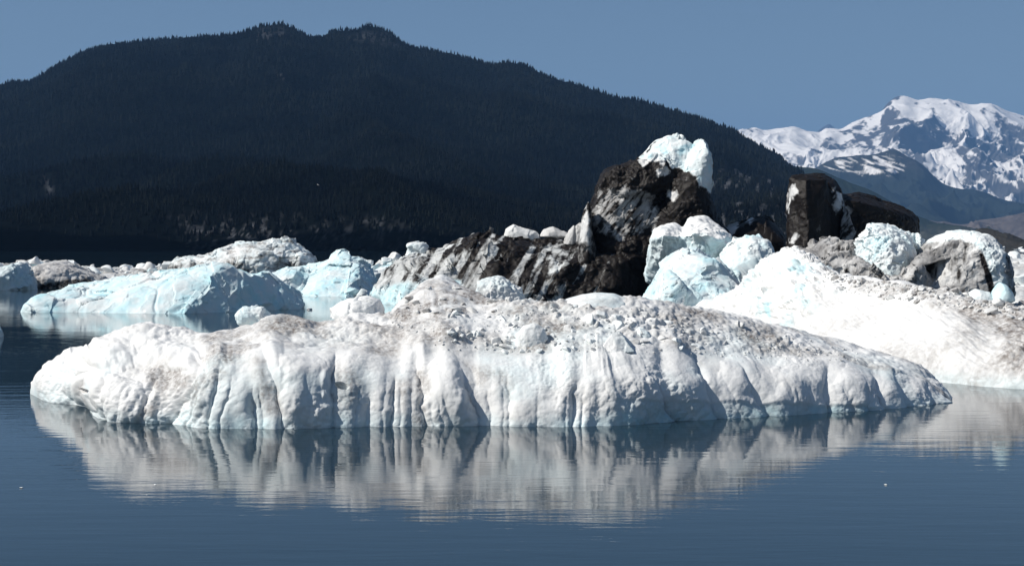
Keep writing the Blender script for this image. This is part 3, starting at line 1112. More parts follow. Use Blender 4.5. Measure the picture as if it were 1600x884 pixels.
berg('ice_wedge', 'triangular white ice block, largest in the rubble at the lip of the front iceberg', 'ice block',
     [hull([(938, 547, d_), (992, 550, d_), (957, 518, d_ + 0.35), (967, 516, d_ + 0.4), (964, 553, d_ - 0.2), (946, 534, d_ + 1.1), (986, 534, d_ + 1.1), (978, 527, d_ + 0.5)])], 0.025,
     [('fbm', 0.6, 0.03), ('facet', 0.5, 0.02), ('billow', 0.2, 0.01)], SNOWP, ICE_NEAR, smooth=2)
p = on_front(830, 540)
berg('ice_block', 'ribbed white ice block with dirty grooves in the rubble left of the triangular block', 'ice block',
     [inflate([(804, 540), (806, 522), (818, 508), (836, 505), (850, 512), (856, 528), (850, 542), (822, 546)], p.y + 0.45, 0.5, 0.6, (828, 548), 2.4)], 0.025,
     [('fbm', 0.5, 0.06), ('billow', 0.25, 0.04)], lambda co, px, py, no: dict(dirt=0.5 * np.maximum(perlin(np.stack([px / 6, py / 40, 0 * px], -1)), 0), blue=0.1), ICE_NEAR)
p = on_front(1010, 530)
berg('ice_block', 'bluish rounded ice block in the rubble right of the triangular block', 'ice block',
     [inflate([(982, 535), (985, 520), (998, 512), (1012, 516), (1020, 528), (1012, 542), (992, 544)], p.y + 0.4, 0.45, 0.5, (1000, 544), 2.4)], 0.025, NOISE_SMALL,
     lambda co, px, py, no: dict(blue=0.4), ICE_NEAR)
berg('ice_block', 'white scalloped ice block behind the front iceberg\'s crown, below the streaked berg', 'ice block',
     [inflate([(742, 475), (745, 440), (765, 432), (785, 431), (800, 440), (815, 450), (822, 475)], 66, 1.2, 1.2, (785, 474), 2.6)], 0.035,
     [('fbm', 0.9, 0.12), ('billow', 0.35, 0.07), ('cells', 0.3, 0.04)], lambda co, px, py, no: dict(blue=0.22 + 0.4 * bn(co, 1), dirt=0.2), ICE_NEAR)

# --- big white berg on the right
wd = lambda x: float(np.interp(x, [1080, 1200, 1350, 1480, 1600, 1900], [92, 80, 69, 64.5, 62, 61]))
xs = [1060, 1090, 1130, 1170, 1200, 1235, 1270, 1310, 1350, 1420, 1500, 1560, 1620, 1720, 1960]
rY = [500, 478, 458, 432, 404, 386, 400, 424, 438, 446, 456, 468, 478, 490, 560]
rD = [98, 97, 95, 92, 90, 88, 86, 83, 80, 75, 71.5, 70, 69, 68, 66]
g0 = [(x, HZ + (CH + 0.8) * F / wd(x), wd(x)) for x in xs]
g1 = [(x, HZ + CH * F / wd(x), wd(x)) for x in xs]
g2 = [(x, HZ + (CH - 0.9) * F / (wd(x) + 0.7), wd(x) + 0.7) for x in xs]
zr = lambda y, d: CH - (y - HZ) * d / F
g3 = []; g4 = []; g5 = []; g6 = []; g7 = []
for x, y, d in zip(xs, rY, rD):
    w0, zt = wd(x), zr(y, d)
    for L, a_, b_ in ((g3, 0.26, 0.46), (g4, 0.62, 0.76)):
        dd = w0 + a_ * (d - w0)
        L.append((x, HZ + (CH - max(b_ * zt, 1.0)) * F / dd, dd))
    g5.append((x, y, d))
    g6.append((x, HZ + (CH - 0.5 * zt) * F / (d + 8), d + 8))
    g7.append((x, HZ + (CH + 0.8) * F / (d + 13), d + 13))
NUw, spw = 620, [8, 24, 60, 90, 80, 20, 12]
V = loft([g0, g1, g2, g3, g4, g5, g6, g7], NUw, spw)
nvw = V.shape[0]
vr = np.repeat(np.arange(nvw), NUw).astype(float)
nrm = grid_normals(V).reshape(-1, 3)
co = V.reshape(-1, 3)
px, py = PXY(co)
lump = patch(px, py, [(1110, 480), (1180, 410), (1230, 380), (1290, 410), (1310, 440), (1280, 480), (1220, 500)], 30)
dsp = 0.42 * fbm(co / 4.5, 4) + (0.4 + ss(-0.1, 0.5, fbm(co / 5 + 9, 3))) * (0.07 * billow(co / 0.9, 3) + 0.05 * (0.5 - worley(co / 0.7)[0])) + 0.02 * fbm(co / 0.25, 2)
dsp += lump * (0.34 * facet(co / 1.8) + 0.20 * facet(co / 0.8) + 0.20 * billow(co / 0.9 + 7, 3))
dsp += 0.045 * (1 - lump) * fbm(np.stack([(px + py * 1.5) / 40, (py - 0.55 * px) / 9, 0 * px], -1), 3) * ss(rows[1], 60, vr)
co = close_ends(co + nrm * (dsp * ss(0, 14, vr))[:, None], NUw, 0, 110)
co[:, 2] = np.maximum(co[:, 2], -0.9)
px, py = PXY(co)
d1, d2 = fbm(co / 5.0 + 2, 4), fbm(co / 1.5 + 8, 4)
dirt = 0.16 + 0.42 * d1 + ss(1280, 1560, px) * (0.12 + 0.3 * d2) + 0.45 * patch(px, py, [(1330, 440), (1480, 445), (1600, 480), (1600, 520), (1480, 475), (1350, 455)], 12, 14 * d2)
dirt = dirt + 0.5 * patch(px, py, [(1560, 500), (1620, 490), (1620, 600), (1570, 590)], 20, 20 * d2)
dirt *= (1 - 0.85 * lump)
blue = 0.75 * lump * ss(-0.1, 0.4, d2) + 0.35 * (1 - ss(0.1, 0.7, co[:, 2]))
blue = np.maximum(blue, patch(px, py, [(1192, 470), (1199, 472), (1206, 488), (1204, 505), (1198, 492), (1194, 482)], 2.5, 3 * d2))
blue = np.maximum(blue, 0.6 * patch(px, py, [(1218, 505), (1240, 498), (1245, 512), (1225, 518)], 5, 6 * d2))
me = new_mesh('iceberg', co, grid_faces(NUw, nvw))
attrs(me, dirt=np.clip(dirt, 0, 1), blue=np.clip(blue, 0, 1), grey=0 * px, black=0 * px)
tag(add('iceberg', me, ICE_MID), 'broad snow-white iceberg sloping down to the water at the right edge of the view', 'iceberg')
WHITE_BVH = BVHTree.FromPolygons(co.tolist(), grid_faces(NUw, nvw).tolist())
r = np.random.RandomState(61)
items = []
for k in range(520):
    x = r.uniform(1290, 1600)
    y = np.interp(x, [1290, 1350, 1500, 1600], [424, 440, 457, 476]) + 26 * r.rand() ** 1.7 - 2
    q = Vector(P(x, y, 70.0)) - Vector((0, 0, CH))
    hit = WHITE_BVH.ray_cast(Vector((0, 0, CH)), q.normalized())[0]
    if hit is None or hit.y > 90: continue
    if k < 60:
        s_ = 0.14 + 0.22 * r.rand() ** 2
        st = r.choice(['dirty', 'dusty'])
        chunk(st, (hit.x, hit.y, hit.z + 0.15 * s_), s_, r, ('gritty brown' if st == 'dirty' else 'pale dusty') + ' ice lump on the white iceberg\'s crest, ' + ('below the knobbly block' if x < 1430 else 'below the capped grey berg'),
              'dirty ice lumps along the crest of the broad white iceberg', ICE_MID)
    else:
        items.append(((hit.x, hit.y, hit.z), 0.05 + 0.11 * r.rand() ** 1.5))
joined('ice_rubble', items, r, ICE_MID, 'dirty ice rubble strewn along the crest of the broad white iceberg', 'ice rubble', 0.55)

ROUGH = [('planes', 2.2, 0.7), ('planes', 0.8, 0.5), ('fbm', 3.0, 0.35), ('facet', 1.6, 0.30), ('billow', 0.8, 0.10), ('cells', 0.35, 0.08)]
ICY = [('planes', 2.2, 0.7), ('facet', 4.0, 0.35), ('facet', 1.7, 0.22), ('fbm', 2.5, 0.25), ('fbm', 0.5, 0.05)]
SMOOTH = [('fbm', 3.0, 0.40), ('ridged', 2.2, 0.22), ('facet', 1.4, 0.08), ('billow', 0.7, 0.05), ('fbm', 0.4, 0.03)]


# --- rubble bergs above it
berg('iceberg', 'grey grit-streaked ice heap below the black pillar, wrapping the foot of the knobbly pale block', 'iceberg',
     [inflate([(1228, 450), (1236, 402), (1250, 383), (1264, 390), (1280, 377), (1302, 382), (1318, 376), (1330, 392), (1345, 396), (1356, 430), (1354, 455)], 104, 5, 5, (1295, 450), 3.2),
      inflate([(1318, 452), (1326, 412), (1340, 402), (1352, 414), (1372, 428), (1400, 424), (1424, 406), (1440, 414), (1444, 452)], 99, 4, 4, (1380, 460), 2.8)], 0.05, ROUGH,
     lambda co, px, py, no: dict(grey=0.75 + 0.6 * bn(co, 1.5), dirt=0.3, black=0.16 + 0.55 * fbm(np.stack([px / 9, py / 34, 0 * px + 4], -1), 4)), ICE_MID, smooth=1)
berg('ice_block', 'upright knobbly pale ice block with a bluish hollow face, between grey heaps', 'ice block',
     [hull([(1339, 376, 101), (1347, 360, 102), (1358, 354, 102.5), (1378, 351, 103), (1398, 354, 103), (1419, 360, 102.5), (1426, 376, 101), (1352, 366, 100), (1376, 362, 99.4), (1412, 366, 99.8),
            (1334, 450, 100), (1358, 452, 98), (1404, 452, 97.6), (1428, 450, 99.6), (1342, 450, 107), (1424, 450, 107), (1345, 372, 107), (1420, 372, 107)]),
      inflate([(1418, 392), (1424, 372), (1436, 362), (1450, 372), (1448, 390), (1432, 402)], 104, 1.2, 1.5, (1434, 385), 2.5)], 0.045,
     [('planes', 2.4, 0.7), ('planes', 0.9, 0.6), ('fbm', 2.0, 0.18), ('facet', 1.0, 0.10), ('billow', 0.6, 0.09), ('cells', 0.5, 0.08)],
     lambda co, px, py, no: dict(blue=0.3 + 0.5 * bn(co, 1.5) + 0.5 * patch(px, py, [(1362, 372), (1388, 372), (1390, 400), (1365, 402)], 6), dirt=0.25 * np.maximum(bn(co, 1, 4), 0) + 0.3 * ss(405, 430, py)), ICE_MID)
rb = empty_thing('iceberg', P(1490, 0, 101)[:2] + (0.0,), 'grey gritty iceberg with a clean white cap folded over its right shoulder', 'iceberg')
GRIT = lambda co, px, py, no: dict(grey=0.65 + 0.7 * bn(co, 1.6), dirt=0.4 * ss(0, 0.5, bn(co, 1.0, 7)), black=0.16 + 0.6 * fbm(np.stack([px / 9, py / 36, 0 * px + 4], -1), 4))
GCAP = [(1440, 378), (1480, 355), (1515, 350), (1550, 362), (1570, 395), (1575, 470), (1552, 470), (1546, 430), (1534, 398), (1522, 380), (1500, 374), (1470, 380)]


def grit_paint(co, px, py, no, m):
    q = GRIT(co, px, py, no)
    return dict(grey=q['grey'] * (1 - m), dirt=q['dirt'] * (1 - m), black=q['black'] * (1 - m) + 0.75 * patch(px, py, [(1530, 396), (1538, 398), (1550, 430), (1556, 456), (1546, 456), (1538, 425)], 2.5), blue=m * (0.15 + 0.5 * np.maximum(bn(co, 1.5), 0)))


berg_split(rb, (('ice_body', None), ('ice_cap', 'clean white ice cap on the right shoulder')),
     [inflate([(1428, 460), (1436, 420), (1452, 384), (1480, 366), (1512, 361), (1528, 366), (1543, 378), (1554, 396), (1557, 425), (1562, 450), (1560, 470)], 101, 6.0, 6, (1495, 470), 3.4),
      inflate([(1500, 385), (1512, 364), (1528, 366), (1543, 378), (1554, 396), (1557, 425), (1563, 452), (1550, 456), (1538, 420), (1526, 392)], 97.5, 2.2, 4, (1540, 415), 2.6),
      inflate([(1330, 470), (1345, 440), (1400, 430), (1470, 425), (1530, 432), (1550, 470)], 100, 4, 4, (1440, 470), 2.3)], 0.045,
     [('planes', 2.0, 0.4), ('planes', 0.7, 0.4), ('fbm', 3.0, 0.25), ('facet', 1.2, 0.14), ('billow', 0.7, 0.10), ('cells', 0.35, 0.08)], grit_paint, ICE_MID,
     lambda co, px, py, no: patch(px, py, GCAP, 2.5, 3 * bn(co, 0.9, 2)), smooth=2)
berg('ice_slab', 'grey slab lying tilted on its left flank', None,
     [hull([(1424, 412, 97), (1434, 400, 97), (1490, 376, 97), (1510, 371, 98), (1516, 386, 97.2), (1488, 402, 96.5), (1436, 417, 96.5), (1430, 404, 100), (1505, 374, 101), (1500, 396, 100.5), (1436, 414, 100)])], 0.04,
     [('fbm', 1.5, 0.10), ('facet', 1.2, 0.10), ('billow', 0.4, 0.03)], lambda co, px, py, no: dict(grey=0.9, dirt=0.3, black=0.15 + 0.4 * bn(co, 0.9)), ICE_MID, parent=rb, origin=tuple(rb.location), smooth=1)
berg('ice_boulder', 'smooth pale blue pointed ice boulder at the foot of the capped grey iceberg', 'ice boulder',
     [inflate([(1548, 472), (1552, 455), (1562, 441), (1570, 444), (1580, 456), (1584, 470), (1566, 480)], 71.0, 0.8, 0.8, (1566, 466), 2.3)], 0.035, [('fbm', 1.0, 0.05), ('facet', 0.8, 0.03)],
     lambda co, px, py, no: dict(blue=0.7 + 0.3 * bn(co, 1)), ICE_MID)
berg('ice_boulder', 'low rounded white ice boulder left of the pale blue pointed one', 'ice boulder',
     [inflate([(1500, 480), (1506, 462), (1525, 450), (1545, 455), (1552, 470), (1545, 484), (1515, 486)], 71.5, 0.9, 0.9, (1526, 476), 2.3)], 0.035, [('fbm', 1.0, 0.12), ('billow', 0.5, 0.06)],
     lambda co, px, py, no: dict(blue=0.25, dirt=0.3 * np.maximum(bn(co, 1), 0)), ICE_MID)
berg('ice_boulder', 'dark grit-covered ice boulder under the pale blue pointed boulder', 'ice boulder',
     [inflate([(1540, 494), (1545, 478), (1565, 468), (1585, 476), (1592, 490), (1575, 500)], 70.0, 0.6, 0.7, (1566, 488), 2.3)], 0.035, ROUGH[2:],
     lambda co, px, py, no: dict(dirt=0.9, black=0.3 + 0.4 * bn(co, 0.8)), ICE_MID)

# --- pale lumps in the middle distance
berg('iceberg', 'pale turquoise ridged iceberg with a rounded top, in front of the two-humped one', 'iceberg',
     [inflate(base([(1000, 470), (1015, 440), (1030, 422), (1050, 402), (1072, 393), (1096, 395), (1118, 408), (1150, 432), (1158, 455)], 108, 6), 108, 8, 6, (1085, 510), 2.1),
      inflate(base([(1028, 480), (1030, 450), (1036, 432), (1048, 426), (1060, 438), (1066, 462), (1062, 480)], 101.5), 101.5, 1.8, 3, (1046, 500), 3)], 0.05,
     [('planes', 2.6, 0.8), ('planes', 1.0, 0.45), ('fbm', 3.0, 0.22), ('facet', 2.8, 0.14), ('ridged', 2.0, 0.16), ('facet', 1.0, 0.06)],
     lambda co, px, py, no: dict(blue=0.55 + 0.6 * bn(co, 1.8), dirt=0.12 * np.maximum(bn(co, 2, 9), 0)), ICE_MID)
berg('iceberg', 'bluish two-humped iceberg with snow-white tops below the black tower', 'iceberg',
     [hull([(1017, 370, 127.5), (1024, 358, 128.5), (1042, 347, 130), (1056, 344, 130), (1067, 352, 129), (1016, 378, 125), (1038, 367, 122.8), (1060, 369, 123.5), (1072, 372, 125),
            (1010, 440, 128), (1040, 445, 126.5), (1078, 445, 127), (1020, 380, 136), (1066, 372, 136), (1015, 440, 136), (1075, 440, 136)]),
      hull([(1062, 356, 128), (1077, 341, 130), (1092, 337, 130.5), (1110, 343, 130.5), (1128, 354, 129.5), (1143, 369, 128), (1064, 370, 124), (1085, 364, 122), (1106, 366, 121.5), (1126, 374, 122.5), (1141, 384, 125),
            (1058, 445, 127), (1100, 445, 125.5), (1146, 435, 128), (1066, 375, 137), (1141, 388, 137), (1066, 440, 137), (1141, 440, 137)])], 0.06,
     SMOOTH, lambda co, px, py, no: dict(blue=0.55 * (1 - ss(0.25, 0.6, no[:, 2])) + 0.2 * bn(co, 3), grey=0.25 * patch(px, py, [(1010, 370), (1050, 370), (1050, 420), (1010, 420)], 12)), ICE_MID, smooth=14)  # steep faces tinted blue, left front grey: shade painted into the colour
berg('iceberg', 'small rounded blue-white iceberg between the two-humped one and the white slope', 'iceberg',
     [hull([(1130, 392, 119), (1140, 376, 120), (1152, 366, 121.5), (1176, 371, 121.5), (1197, 374, 121), (1209, 382, 120), (1136, 398, 117.5), (1160, 384, 117.5), (1190, 386, 117), (1205, 392, 118),
            (1122, 470, 119), (1160, 470, 117), (1205, 470, 116.5), (1216, 470, 119), (1130, 470, 128), (1212, 470, 128), (1150, 385, 128), (1200, 388, 128)])], 0.055,
     [('planes', 2.6, 0.75), ('planes', 1.0, 0.5), ('fbm', 2.5, 0.25), ('facet', 1.8, 0.10), ('billow', 0.8, 0.07)], lambda co, px, py, no: dict(blue=0.5 + 0.5 * bn(co, 2), dirt=0.3 * np.maximum(bn(co, 1.5, 4), 0)), ICE_MID)

# --- black ones
def black_paint(grey_polys=(), white_polys=(), amt=0.95):
    def f(co, px, py, no):
        w = 6 * bn(co, 1.2, 3)
        b_ = np.full(len(co), amt) + 0.25 * bn(co, 2.0)
        g = np.full(len(co), 0.3)
        st = np.maximum(fbm(np.stack([(px + 0.7 * py) / 9, (py - 0.9 * px) / 40, 0 * px], -1), 4, 0.6), -0.15)
        for q in grey_polys:
            m = patch(px, py, q, 7, w)
            b_ = b_ * (1 - m) + m * (0.36 + 0.9 * st)
            g = np.maximum(g, m * 0.8)
        for q in white_polys:
            m = patch(px, py, q, 4, w)
            b_ = b_ * (1 - m) + m * 0.12
            g = g * (1 - m) + m * 0.25
        return dict(black=np.maximum(b_, 0), grey=g)
    return f


CRAG = [('planes', 3.6, 0.6), ('planes', 1.4, 0.4), ('facet', 1.6, 0.10), ('fbm', 2.4, 0.22), ('ridged', 1.5, 0.12), ('billow', 0.7, 0.06)]
tower = empty_thing('iceberg', P(1020, 520, 150)[:2] + (0.0,), 'tall black debris-covered ice tower with a grey scar on its face and a white cap', 'iceberg')
TP = black_paint([[(926, 340), (936, 300), (968, 290), (1008, 302), (1034, 304), (1014, 332), (1000, 362), (985, 372), (952, 374), (932, 360)], [(1000, 335), (1030, 330), (1025, 360), (1000, 362)]],
                 [[(1042, 303), (1054, 293), (1063, 305), (1052, 314)], [(996, 250), (1010, 240), (1030, 246), (1040, 256), (1020, 254), (1004, 260)], [(1025, 268), (1042, 262), (1046, 272), (1030, 276)]])
TCAP = [(1000, 246), (1012, 238), (1018, 222), (1030, 214), (1042, 205), (1066, 205), (1078, 224), (1088, 214), (1104, 210), (1114, 222), (1116, 300), (1104, 302), (1092, 280), (1072, 266), (1050, 264), (1042, 252), (1022, 247)]


def tower_paint(co, px, py, no, m):
    q = TP(co, px, py, no)
    return dict(black=q['black'] * (1 - m), grey=q['grey'] * (1 - m), blue=m * (0.30 + 0.9 * np.maximum(bn(co, 1.3), 0)))


berg_split(tower, (('ice_body', None), ('ice_cap', 'lumpy white ice cap hooked over the top right')),
     [inflate(base([(912, 420), (915, 385), (920, 350), (928, 314), (938, 296), (960, 286), (1000, 292), (1040, 300), (1080, 330), (1100, 420)], 150, 5), 149, 5, 10, (1010, 440), 4),
      inflate([(934, 300), (936, 284), (946, 266), (962, 260), (984, 254), (1004, 246), (1014, 236), (1040, 229), (1062, 236), (1070, 262), (1050, 300), (1005, 318), (965, 305), (940, 315)], 149, 5.2, 8, (1000, 300), 2.6),
      inflate(base([(1004, 430), (1012, 350), (1030, 300), (1050, 262), (1074, 246), (1094, 260), (1104, 292), (1110, 330), (1124, 346), (1140, 370), (1150, 420)], 150, 5), 149, 6.5, 9, (1070, 430), 3.6),
      inflate([(920, 410), (932, 378), (960, 370), (990, 366), (1024, 372), (1040, 412)], 146, 3, 3, (985, 405), 2.5),
      inflate([(1010, 246), (1016, 228), (1026, 219), (1034, 217), (1042, 209), (1048, 212), (1054, 215), (1062, 211), (1070, 216), (1076, 226), (1082, 240), (1080, 290), (1040, 290), (1020, 262)], 149.5, 4.2, 5, (1050, 270), 2.6),
      inflate([(1050, 290), (1062, 254), (1076, 236), (1084, 222), (1096, 216), (1105, 221), (1108, 250), (1112, 286), (1107, 299), (1090, 300)], 148.5, 5.0, 5, (1085, 290), 2.8)], 0.065,
     [('planes', 3.4, 0.45), ('planes', 1.4, 0.4), ('fbm', 4.5, 0.35), ('fbm', 1.8, 0.20), ('ridged', 1.4, 0.14), ('facet', 1.6, 0.08), ('billow', 0.7, 0.06)], tower_paint, ICE_MID,
     lambda co, px, py, no: patch(px, py, TCAP, 3.0, 7 * bn(co, 1.6, 2)), smooth=4)
berg('ice_fin', 'grey fin leaning against the left foot', None,
     [inflate(base([(902, 420), (905, 374), (911, 336), (919, 312), (924, 322), (924, 350), (928, 372), (934, 420)], 144), 144, 1.6, 3, (914, 450), 2.5)], 0.06, [('facet', 1.4, 0.12), ('fbm', 2.0, 0.12)],
     black_paint([], [[(904, 380), (908, 345), (916, 322), (921, 335), (920, 380)]], 0.75), ICE_MID, parent=tower, origin=tuple(tower.location), smooth=2)
berg('ice_pillar', 'tall black debris-covered ice pillar with a flat top, right of the gap in the hills', 'ice pillar',
     [hull([(1236, 279, 131), (1258, 277, 130), (1292, 282, 131), (1240, 272, 138), (1278, 270, 138), (1300, 277, 138), (1303, 286, 134), (1231, 320, 132), (1230, 400, 131), (1229, 470, 131), (1262, 470, 129), (1306, 470, 131),
            (1232, 470, 142), (1308, 470, 142), (1262, 330, 129.2)]),
      hull([(1292, 284, 132), (1304, 279, 134), (1313, 293, 133), (1316, 300, 136), (1294, 470, 130.5), (1322, 470, 132), (1326, 470, 138), (1296, 470, 140), (1300, 280, 139), (1317, 330, 132)]),
      hull([(1228, 398, 129), (1240, 366, 130), (1254, 360, 130.5), (1264, 380, 129), (1270, 470, 127.5), (1226, 470, 128), (1232, 370, 134), (1260, 470, 134), (1228, 470, 134)])], 0.065,
     [('planes', 3.0, 0.3), ('planes', 1.3, 0.3), ('facet', 1.5, 0.10), ('fbm', 2.4, 0.26), ('billow', 0.6, 0.06)],
     black_paint([[(1298, 290), (1306, 292), (1312, 340), (1304, 330)]], [[(1229, 330), (1232, 296), (1238, 282), (1244, 298), (1236, 318)], [(1232, 380), (1242, 364), (1250, 362), (1240, 382)], [(1308, 300), (1314, 298), (1316, 320), (1310, 330)]]), ICE_MID, smooth=2)
berg('ice_slab', 'long black debris-covered ice slab sloping down to the right behind the black pillar', 'ice slab',
     [hull([(1316, 311, 133), (1345, 313, 133), (1400, 331, 134.5), (1431, 344, 137), (1315, 299, 141), (1345, 300, 142), (1400, 318, 144), (1429, 330, 144), (1436, 339, 140), (1316, 470, 133), (1400, 470, 134.5), (1435, 470, 137),
            (1438, 470, 145), (1316, 470, 146)]),
      hull([(1310, 470, 131), (1311, 345, 131.5), (1312, 308, 132.5), (1319, 316, 132), (1329, 346, 131), (1340, 372, 130.5), (1352, 470, 130), (1314, 312, 135), (1330, 470, 135)])], 0.065,
     [('planes', 3.0, 0.3), ('planes', 1.2, 0.35), ('facet', 1.2, 0.06), ('fbm', 2.0, 0.14), ('billow', 0.5, 0.08)],
     black_paint([[(1310, 306), (1320, 314), (1331, 346), (1345, 375), (1350, 420), (1318, 420), (1311, 350)]], []), ICE_MID)
berg('ice_peak', 'small black pointed ice peak with a white left flank, between tower and pillar', 'ice peak',
     [inflate(base([(1125, 420), (1128, 366), (1140, 352), (1155, 348), (1160, 346), (1172, 346), (1184, 345), (1192, 336), (1200, 338), (1208, 350), (1222, 365), (1228, 420)], 148), 148, 5, 6, (1180, 440), 3)], 0.065, CRAG[:3],
     black_paint([], [[(1120, 372), (1132, 354), (1156, 344), (1150, 362), (1138, 376)], [(1166, 340), (1176, 342), (1172, 352)]]), ICE_MID)


# --- striped dirty berg
def striped(co, px, py, no):
    w = bn(co, 2.2, 1)
    s = fbm(np.stack([(px * 0.86 + py * 0.5) / 12, (py * 0.86 - px * 0.5) / 80, 0 * px + 2], -1) + 0.25 * w[:, None], 4, 0.6)
    b_ = 0.44 + 0.95 * s + 0.0016 * (px - 760)
    for q, a_ in (([(690, 390), (750, 360), (780, 360), (735, 388), (700, 404)], 0.6), ([(770, 372), (800, 370), (840, 378), (822, 396), (800, 424), (775, 446), (756, 436), (784, 400)], 0.75),
                  ([(895, 470), (912, 430), (935, 402), (950, 380), (1012, 372), (1032, 400), (1030, 445), (1005, 470)], 0.7), ([(835, 372), (920, 368), (1000, 372), (1000, 380), (840, 380)], 0.6),
                  ([(880, 420), (905, 395), (920, 400), (890, 450)], 0.4)):
        b_ = b_ + a_ * patch(px, py, q, 7, 9 * w)
    cy = patch(px, py, [(575, 452), (600, 446), (640, 440), (720, 438), (720, 530), (575, 530)], 6, 7 * w)
    lt = patch(px, py, [(590, 440), (640, 395), (730, 395), (690, 430), (640, 450)], 12, 8 * w)
    b_ = (b_ - 0.12 * lt) * (1 - cy)
    return dict(black=b_, grey=(0.62 + 0.5 * w) * (1 - cy) * (1 - 0.5 * lt), blue=0.7 * cy + 0.15, dirt=0.3 * lt)


berg('iceberg', 'long iceberg streaked diagonally black and grey with turquoise ice at its left foot', 'iceberg',
     [inflate(base([(580, 480), (592, 452), (604, 432), (626, 413), (648, 400), (680, 394), (702, 387), (722, 374), (742, 364), (762, 361), (800, 370), (850, 376), (900, 374), (940, 372), (1000, 372), (1038, 380), (1050, 400), (1060, 470)], 152, 4),
              152, 12, 12, (810, 500), 2.4, n=140, k=13)], 0.085,
     [('planes', 4.0, 0.6), ('planes', 1.6, 0.6), ('fbm', 6.0, 0.7), ('facet', 4.0, 0.25), ('facet', 1.8, 0.12), ('ridged', 2.0, 0.2), ('billow', 0.7, 0.05)], striped, ICE_MID)
berg('ice_block', 'white block of ice perched on the left ridge of the streaked iceberg', 'ice block',
     [inflate([(622, 412), (634, 395), (637, 381), (645, 378), (662, 378), (670, 384), (668, 396), (650, 404)], 152, 1.6, 2, (648, 398), 3)], 0.06, [('facet', 1.8, 0.25), ('fbm', 1.2, 0.15)],
     lambda co, px, py, no: dict(blue=0.25 + 0.4 * bn(co, 1.5), dirt=0.2 * np.maximum(bn(co, 1), 0)), ICE_MID)
berg('ice_block', 'pointed white chip of ice on the ridge of the streaked iceberg', 'ice block',
     [inflate([(786, 372), (790, 358), (802, 350), (815, 356), (838, 362), (846, 376), (815, 380)], 151, 1.5, 2, (815, 374), 3)], 0.06, [('facet', 1.5, 0.25), ('fbm', 1.0, 0.12)],
     lambda co, px, py, no: dict(dirt=0.15, blue=0.05), ICE_MID)
berg('ice_block', 'flat pale ice slab on the ridge of the streaked iceberg, next to the black tower', 'ice block',
     [inflate([(843, 370), (850, 358), (864, 354), (880, 362), (896, 370), (870, 374)], 151, 1.6, 2, (868, 369), 3)], 0.06, [('facet', 1.5, 0.12), ('fbm', 1.0, 0.08)],
     lambda co, px, py, no: dict(dirt=0.25, grey=0.2), ICE_MID)
for (x0, x1, yt, yb, lab) in ((886, 900, 352, 376, 'narrow grey ice fin standing left of the grey fin pair beside the black tower'), (898, 912, 346, 376, 'narrow grey ice fin leaning against the foot of the black tower')):
    berg('ice_fin', lab, 'ice fin', [inflate([(x0 - 6, yb + 6), (x0 + 2, yt + 8), (x1 - 3, yt), (x1, yt + 10), (x1 + 2, yb + 6)], 149, 0.8, 1.5, None, 2.5)], 0.06, [('facet', 1.2, 0.15)],
         lambda co, px, py, no: dict(grey=0.5, black=0.3 + 0.5 * bn(co, 0.8)), ICE_MID)

# --- blue bergs on the left
berg('iceberg', 'long pale turquoise iceberg with a sheer shadowed right face, floating on the left', 'iceberg',
     [hull([(40, 487, 130), (100, 489, 128), (180, 490, 127), (284, 490.5, 126), (46, 476, 133), (75, 456, 136), (130, 440, 137), (200, 431, 137), (262, 424, 136), (330, 414, 132.5), (350, 412, 131),
            (60, 482, 150), (350, 480, 156), (330, 430, 150)]),
      hull([(283, 490.5, 126.2), (380, 488, 129.8), (473, 483, 135.5), (350, 412, 131), (336, 414, 132), (376, 424, 131.5), (398, 430, 133), (360, 480, 156), (440, 480, 154), (400, 440, 150), (455, 448, 138)]),
      hull([(400, 484, 133), (474, 482.5, 136), (395, 430, 134.5), (410, 420, 135), (432, 432, 136), (458, 447, 137.5), (469, 462, 138), (470, 478, 152), (400, 478, 154), (420, 440, 148)]),
      inflate(base([(38, 486), (44, 474), (58, 464), (80, 462), (110, 470), (140, 486)], 131), 131, 3, 4, (85, 488), 2.4),
      inflate(base([(70, 470), (84, 456), (110, 450), (150, 455), (190, 480)], 134), 134, 4, 4, (120, 488), 2.4)], 0.065,
     [('planes', 2.0, 0.6), ('facet', 5.0, 0.10), ('facet', 2.2, 0.10), ('fbm', 3.5, 0.16), ('facet', 0.9, 0.05), ('cracks', 5.0, 0.10)],
     lambda co, px, py, no: dict(blue=0.62 + 0.7 * bn(co, 2.5) + 0.15 * ss(250, 330, px)), ICE_MID, smooth=1)
berg('iceberg', 'blue iceberg with a tilted pyramid point, between the long turquoise berg and the streaked one', 'iceberg',
     [hull([(430, 466, 168), (500, 464, 165), (550, 463, 165), (425, 425, 175), (480, 412, 175), (516, 405, 174), (555, 404, 174), (440, 455, 190), (540, 455, 190)]),
      hull([(540, 464, 164), (591, 460, 170), (550, 404, 173), (566, 400, 174), (577, 412, 174), (586, 436, 172), (545, 455, 188), (585, 455, 186)]),
      hull([(512, 412, 172), (548, 414, 171), (518, 396, 174), (538, 383, 174.5), (545, 390, 174), (549, 404, 173), (515, 412, 180), (545, 412, 180)]),
      inflate(base([(420, 462), (424, 428), (450, 418), (470, 416), (480, 450)], 172), 172, 4, 5, (450, 460), 2.4)], 0.075,
     [('planes', 2.0, 0.6), ('facet', 5.0, 0.12), ('facet', 2.2, 0.12), ('fbm', 3.0, 0.18), ('facet', 1.0, 0.05)],
     lambda co, px, py, no: dict(blue=0.75 + 0.6 * bn(co, 3)), ICE_MID, smooth=1)
